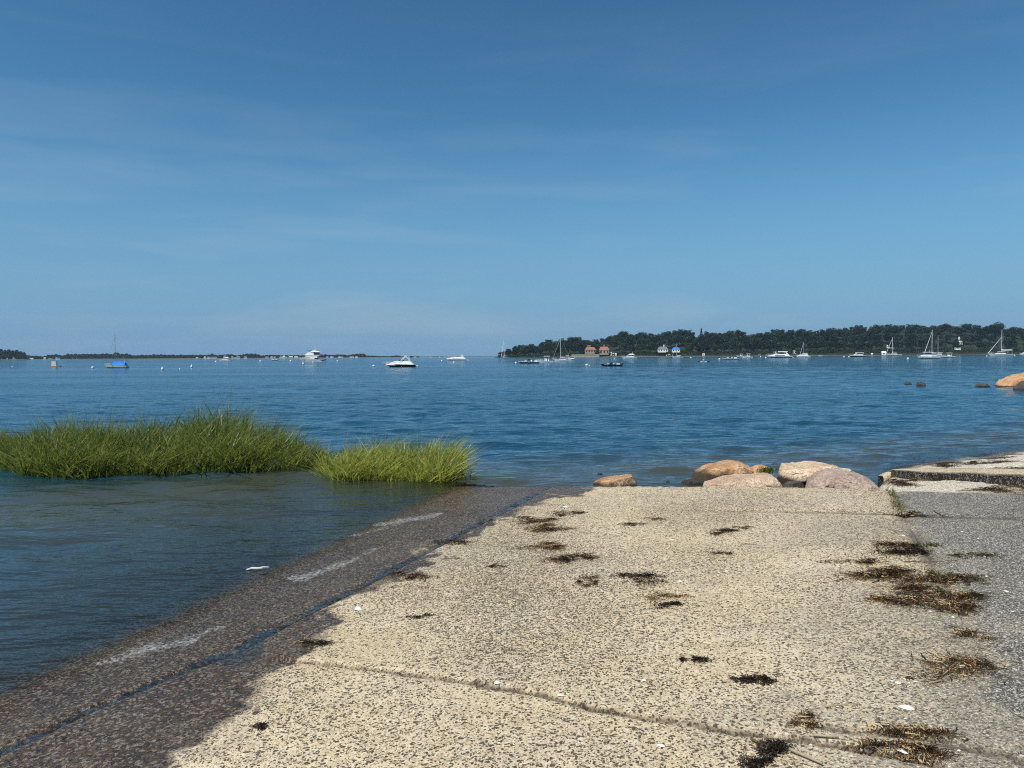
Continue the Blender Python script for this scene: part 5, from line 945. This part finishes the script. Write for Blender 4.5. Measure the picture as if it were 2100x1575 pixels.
for q, tp, lab in ((1438, 673, 'tall narrow spruce rising above the wood in the middle of the right shore'), (2045, 660, 'dark rounded tree standing highest near the right end of the skyline')):
    if 'spruce' in lab: o = tree_proto('conifer_tree', 11, lab, 'spruce tree', None, 'needle', True, 3.6, 20.)
    else: o = tree_proto('broadleaf_tree', 12, lab, 'tree', None, 'leaf', False, 7., 18.)
    dd = 985.; a = (q - 1050) / F; tz = HC + (ypix(q) - tp) / F * dd; o.location = (a * dd, dd, tz - (20. if 'spruce' in lab else 18.))
# scrub and undergrowth along the water (one leafy mass)
r = np.random.default_rng(8); n = 34000; q = r.uniform(1022, 2160, n); bl = np.floor(q / 9); hsh = np.modf(np.sin(bl * 127.1) * 43758.5)[0] * .5 + .5
dd = D0 + 8 + r.uniform(0, 14, n); hgt = (1.6 + 3.6 * hsh) * np.sqrt(np.clip(1 - ((q / 9 - bl) * 2 - 1) ** 2 * .6, 0, 1)); hgt *= np.where((q > 1228) & (q < 1262), .15, 1); hgt *= np.where((q > 1240) & (q < 1352), .55, 1)
z = hill_z(q, dd) + hgt * r.uniform(.05, 1, n); C_ = np.stack([(q - 1050) / F * dd, dd, z], 1); nn = r.normal(0, 1, (n, 3)); nn /= np.linalg.norm(nn, axis=1)[:, None]; t1 = np.cross(nn, r.normal(0, 1, (n, 3))); t1 /= np.linalg.norm(t1, axis=1)[:, None]; t2 = np.cross(nn, t1); s_ = r.uniform(.25, .55, n)[:, None]
V = np.stack([C_ - t1 * s_, C_ - t2 * s_, C_ + t1 * s_, C_ + t2 * s_], 1).reshape(-1, 3); b = np.arange(n) * 4; me = np_mesh('undergrowth', V, np.stack([b, b + 1, b + 2, b + 3], 1), smooth=False)
o = link('undergrowth', me, [M['leaf'], M['scrub']]); sc_mask = ((q > 1455) & (q < 1520)) | ((q > 1725) & (q < 1800)) | ((q > 2000) & (q < 2110)); me.polygons.foreach_set('material_index', (sc_mask & (r.uniform(0, 1, n) < .8)).astype(np.int32))
tag(o, 'low green scrub and bushes along the water at the foot of the wood', 'bushes', kind='stuff')

# ------------------------------------------------------------------ houses
def house(px, base_y, wpx, hpx, dist, label, roofm='slate', wallm='wall', nm='house', roofh=.45, chim=(), wins=3, grp=None, hip=.15, overhang=.03, dep=.8, z0=None, door=True, cupola=False):
    k = dist / F; w_ = wpx * k; h_ = hpx * k; a = (px - 1050) / F; z = HC + (ypix(px) - base_y) * k if z0 is None else z0
    t = empty(nm, (a * dist, dist, z), -math.atan(a) * .6); tag(t, label, 'house', grp); d_ = w_ * dep; wl_ = MB().box(-w_ / 2, w_ / 2, -d_ / 2, d_ / 2, -1.0, h_ * (1 - roofh)).build('wall', M[wallm], t)
    rz_ = h_ * (1 - roofh); ov = w_ * overhang; rf = MB().frus((-w_ / 2 - ov, w_ / 2 + ov, -d_ / 2 - ov, d_ / 2 + ov, rz_ + .003), (-w_ / 2 * (1 - hip * 2), w_ / 2 * (1 - hip * 2), -.05, .05, h_)).build('roof', M[roofm], t)
    for c in chim: MB().box(c * w_ - k * .9, c * w_ + k * .9, -k, k, h_ * .8, h_ + 4.2 * k).build('chimney', M[wallm], rf)
    for i in range(wins): xx = -w_ / 2 + w_ * (i + .5) / wins; MB().box(xx - w_ / wins * .22, xx + w_ / wins * .22, -d_ / 2 - .04, -d_ / 2 + .1, rz_ * .30, rz_ * .78).build('window', M['glass'], wl_)
    if cupola: MB().box(-k * 1.3, k * 1.3, -k, k, h_ * .9, h_ + 5 * k).build('cupola', M['white'], rf); MB().frus((-k * 1.6, k * 1.6, -k * 1.3, k * 1.3, h_ + 5 * k), (-.05, .05, -.05, .05, h_ + 9 * k)).build('spire', M['white'], rf)
    return t
house(1211, 724, 22, 12, 908, 'orange tiled mansion wing with two tall chimneys, left of the pair', 'orange', 'stone', roofh=.45, chim=(-.22, -.04), wins=4, nm='mansion')
house(1239, 726, 20, 15, 908, 'orange tiled mansion wing with a tall gabled front, right of the pair', 'orange', 'stone', roofh=.45, chim=(.0,), wins=3, nm='mansion')
house(1359, 721, 20, 10, 908, 'white house with a grey hipped roof in the trees', 'slate', 'white', roofh=.5, chim=(.12,), wins=4)
house(1386, 721, 15, 8.5, 908, 'white house with a bright blue cover over its roof', 'blue', 'white', roofh=.5, wins=3)
house(1371, 730, 10, 4, 903, 'small low cream shed at the water below the white houses', 'cream', 'cream', wins=2, nm='shed', roofh=.3)
house(1812, 728, 8, 8, 900, 'little white gabled boathouse on the shore near the sailboats', 'white', 'white', roofh=.45, hip=.0, wins=1, nm='boathouse')
house(1966, 706, 11, 7, 925, 'white house with a pointed cupola high on the wooded hill', 'white', 'white', roofh=.4, wins=3, cupola=True, nm='hill_house'); house(1963, 716, 11, 3.2, 915, 'long low white terrace building under the cupola house', 'white', 'white', roofh=.2, wins=4, nm='terrace_building')
house(1828, 713, 10, 4, 915, 'low white house above the sailboats left of the cupola house', 'slate', 'white', roofh=.35, wins=3); house(1820, 712, 3.6, 4, 915, 'tiny white hut left of the low white house', 'white', 'white', roofh=.4, wins=1, nm='hut')
house(1629, 724, 6, 6, 912, 'tiny white house in the trees above the biggest cruiser', 'slate', 'white', roofh=.35, wins=2); house(1590, 724, 7, 4, 912, 'tiny white cottage left of the house above the biggest cruiser', 'slate', 'white', roofh=.35, wins=2); house(1788, 728, 4, 4, 900, 'tiny cream shed on the shore left of the boathouse', 'cream', 'cream', wins=1, nm='shed')
house(1443, 727.5, 5, 2.6, 900, 'tiny white shed on the lawn under the tall spruce', 'white', 'white', wins=1, nm='shed', roofh=.3)
t = tag(MB().box(-24, 8, -1, 1, -1, 3.4).box(-23, 7, -1.15, -1.02, 2.6, 3.0).box(-31, -27, -1, 1, -1, 3.0).build('stone_seawall', M['stone'], loc=((1215 - 1050) / F * 893, 893, 0)), 'cream stone seawall at the water below the orange roofed mansion', 'seawall')
for i, (q, h_) in enumerate(((1253, 5.), (1258, 3.6), (1263, 3.4))): house(q, 727.5, 3.4, h_, 905, ['tallest and leftmost of three white garden pavilions right of the mansion', 'middle one of three white garden pavilions right of the mansion', 'rightmost of three white garden pavilions right of the mansion'][i], 'white', 'white', wins=1, nm='pavilion', roofh=.3)

# ------------------------------------------------------------------ far low shore on the left
FARP = [(-200, 718), (0, 716), (20, 718), (40, 720), (52, 722), (56, 729), (70, 730), (90, 731), (105, 728), (118, 727), (130, 729), (142, 726), (180, 726), (220, 726), (232, 726), (240, 722), (250, 727), (262, 726), (275, 729), (300, 728), (330, 727), (345, 728), (370, 728), (400, 728), (425, 728), (437, 726), (448, 729), (460, 727), (472, 727), (490, 729), (502, 726), (520, 726), (524, 725), (535, 729), (560, 728), (590, 729), (600, 728), (615, 729), (660, 727), (690, 728), (700, 727), (712, 729), (722, 727), (745, 725), (752, 729), (770, 730), (800, 730.5), (818, 729), (825, 731), (855, 730.5), (868, 731.5), (905, 730), (912, 731.5), (940, 731), (950, 732), (1000, 732.2), (1060, 732)]
fx_ = [q[0] for q in FARP]; fy_ = [q[1] for q in FARP]
r = np.random.default_rng(15); n = 110000; q = r.uniform(-200, 1045, n); near = q < 56; dd = np.where(near, 1250., 1650.) + np.where(q > 860, 900., 0) + r.uniform(0, 40, n)
ptop = np.interp(q, fx_, fy_); bl = np.floor(q / 8); hsh = np.modf(np.sin(bl * 91.7) * 4358.5)[0] * .5 + .5; top = HC + (ypix(q) - ptop) / F * dd; top = np.maximum(top * (.90 + .16 * hsh), 1.5) * np.sqrt(np.clip(1 - ((q / 8 - bl) * 2 - 1) ** 2 * .30, .2, 1)) * 1.06
z = top * r.uniform(0, 1, n) ** .8; C_ = np.stack([(q - 1050) / F * dd, dd, z], 1); nn = r.normal(0, 1, (n, 3)); nn /= np.linalg.norm(nn, axis=1)[:, None]; t1 = np.cross(nn, r.normal(0, 1, (n, 3))); t1 /= np.linalg.norm(t1, axis=1)[:, None]; t2 = np.cross(nn, t1); s_ = (r.uniform(.5, .95, n) * np.where(top > 5, 1, .6))[:, None]
V = np.stack([C_ - t1 * s_, C_ - t2 * s_, C_ + t1 * s_, C_ + t2 * s_], 1).reshape(-1, 3); b = np.arange(n) * 4; me = np_mesh('far_woods', V, np.stack([b, b + 1, b + 2, b + 3], 1), smooth=False)
tag(link('far_woods', me, M['farleaf']), 'thin dark line of distant trees on the far low shore at left', 'woods', kind='stuff')
vv = []; pq = np.linspace(-260, 1060, 160)
for q in pq: d_ = (1240 if q < 56 else 1640) + (900 if q > 860 else 0); a = (q - 1050) / F; vv += [(a * d_, d_, -.1), (a * (d_ + 12), d_ + 12, .9), (a * (d_ + 90), d_ + 90, 1.5)]
tag(MB().add(vv, [(i * 3 + k, (i + 1) * 3 + k, (i + 1) * 3 + k + 1, i * 3 + k + 1) for i in range(159) for k in range(2)]).build('far_shore', mat('far_shore_ground', (.16, .15, .10), .9)), kind='structure')
rh = random.Random(21)
for i, (q, w_, h_) in enumerate([(16, 3, 4), (29, 3.4, 5), (30, 7, 2), (66, 7, 2.6), (93, 5, 3.6), (104, 8, 2.4), (117, 4, 4), (122, 4, 3), (405, 5, 2), (421, 4, 3.6), (428, 6, 3.4), (436, 8, 3.2), (443, 6, 3), (462, 6, 5.5), (477, 4, 4.4), (483, 6, 2), (489, 8, 3.8), (504, 6, 3.4), (548, 7, 3), (558, 5, 4), (564, 4, 3), (577, 6, 3.4), (583, 5, 4.4), (588, 4, 3), (597, 8, 3.6), (608, 8, 3), (652, 5, 2.4), (672, 4, 3), (681, 7, 3.2), (697, 5, 3.2), (702, 4, 2.4), (722, 9, 3.2), (732, 6, 3), (852, 5, 3), (884, 6, 2.6), (902, 3, 2.6)]):
    d_ = (1232 if q < 56 else 1632); 
    house(q, ypix(q) + HC * F / d_ - .6, w_, h_, d_, 'small pale house among the trees of the far low shore', rh.choice(['slate', 'wall', 'slate']), rh.choice(['white', 'wall', 'cream']), roofh=.4, wins=2, grp='small houses on the far low shore', dep=.7)

# ------------------------------------------------------------------ haze over the bay
hz_ = MB().box(-5300, 5300, -45, 5900, -2.6, 74).build('haze', []); mh = bpy.data.materials.new('haze'); mh.use_nodes = True; t_ = mh.node_tree; t_.nodes.clear()
pv = N(t_, 'ShaderNodeVolumePrincipled'); pv.inputs['Color'].default_value = (.50, .76, 1, 1); pv.inputs['Density'].default_value = .00007; pv.inputs['Anisotropy'].default_value = .0
ho = N(t_, 'ShaderNodeOutputMaterial'); t_.links.new(pv.outputs[0], ho.inputs['Volume']); hz_.data.materials.clear(); hz_.data.materials.append(mh); tag(hz_, kind='stuff'); hz_['label'] = 'thin blue summer haze over the whole bay'; hz_['category'] = 'haze'
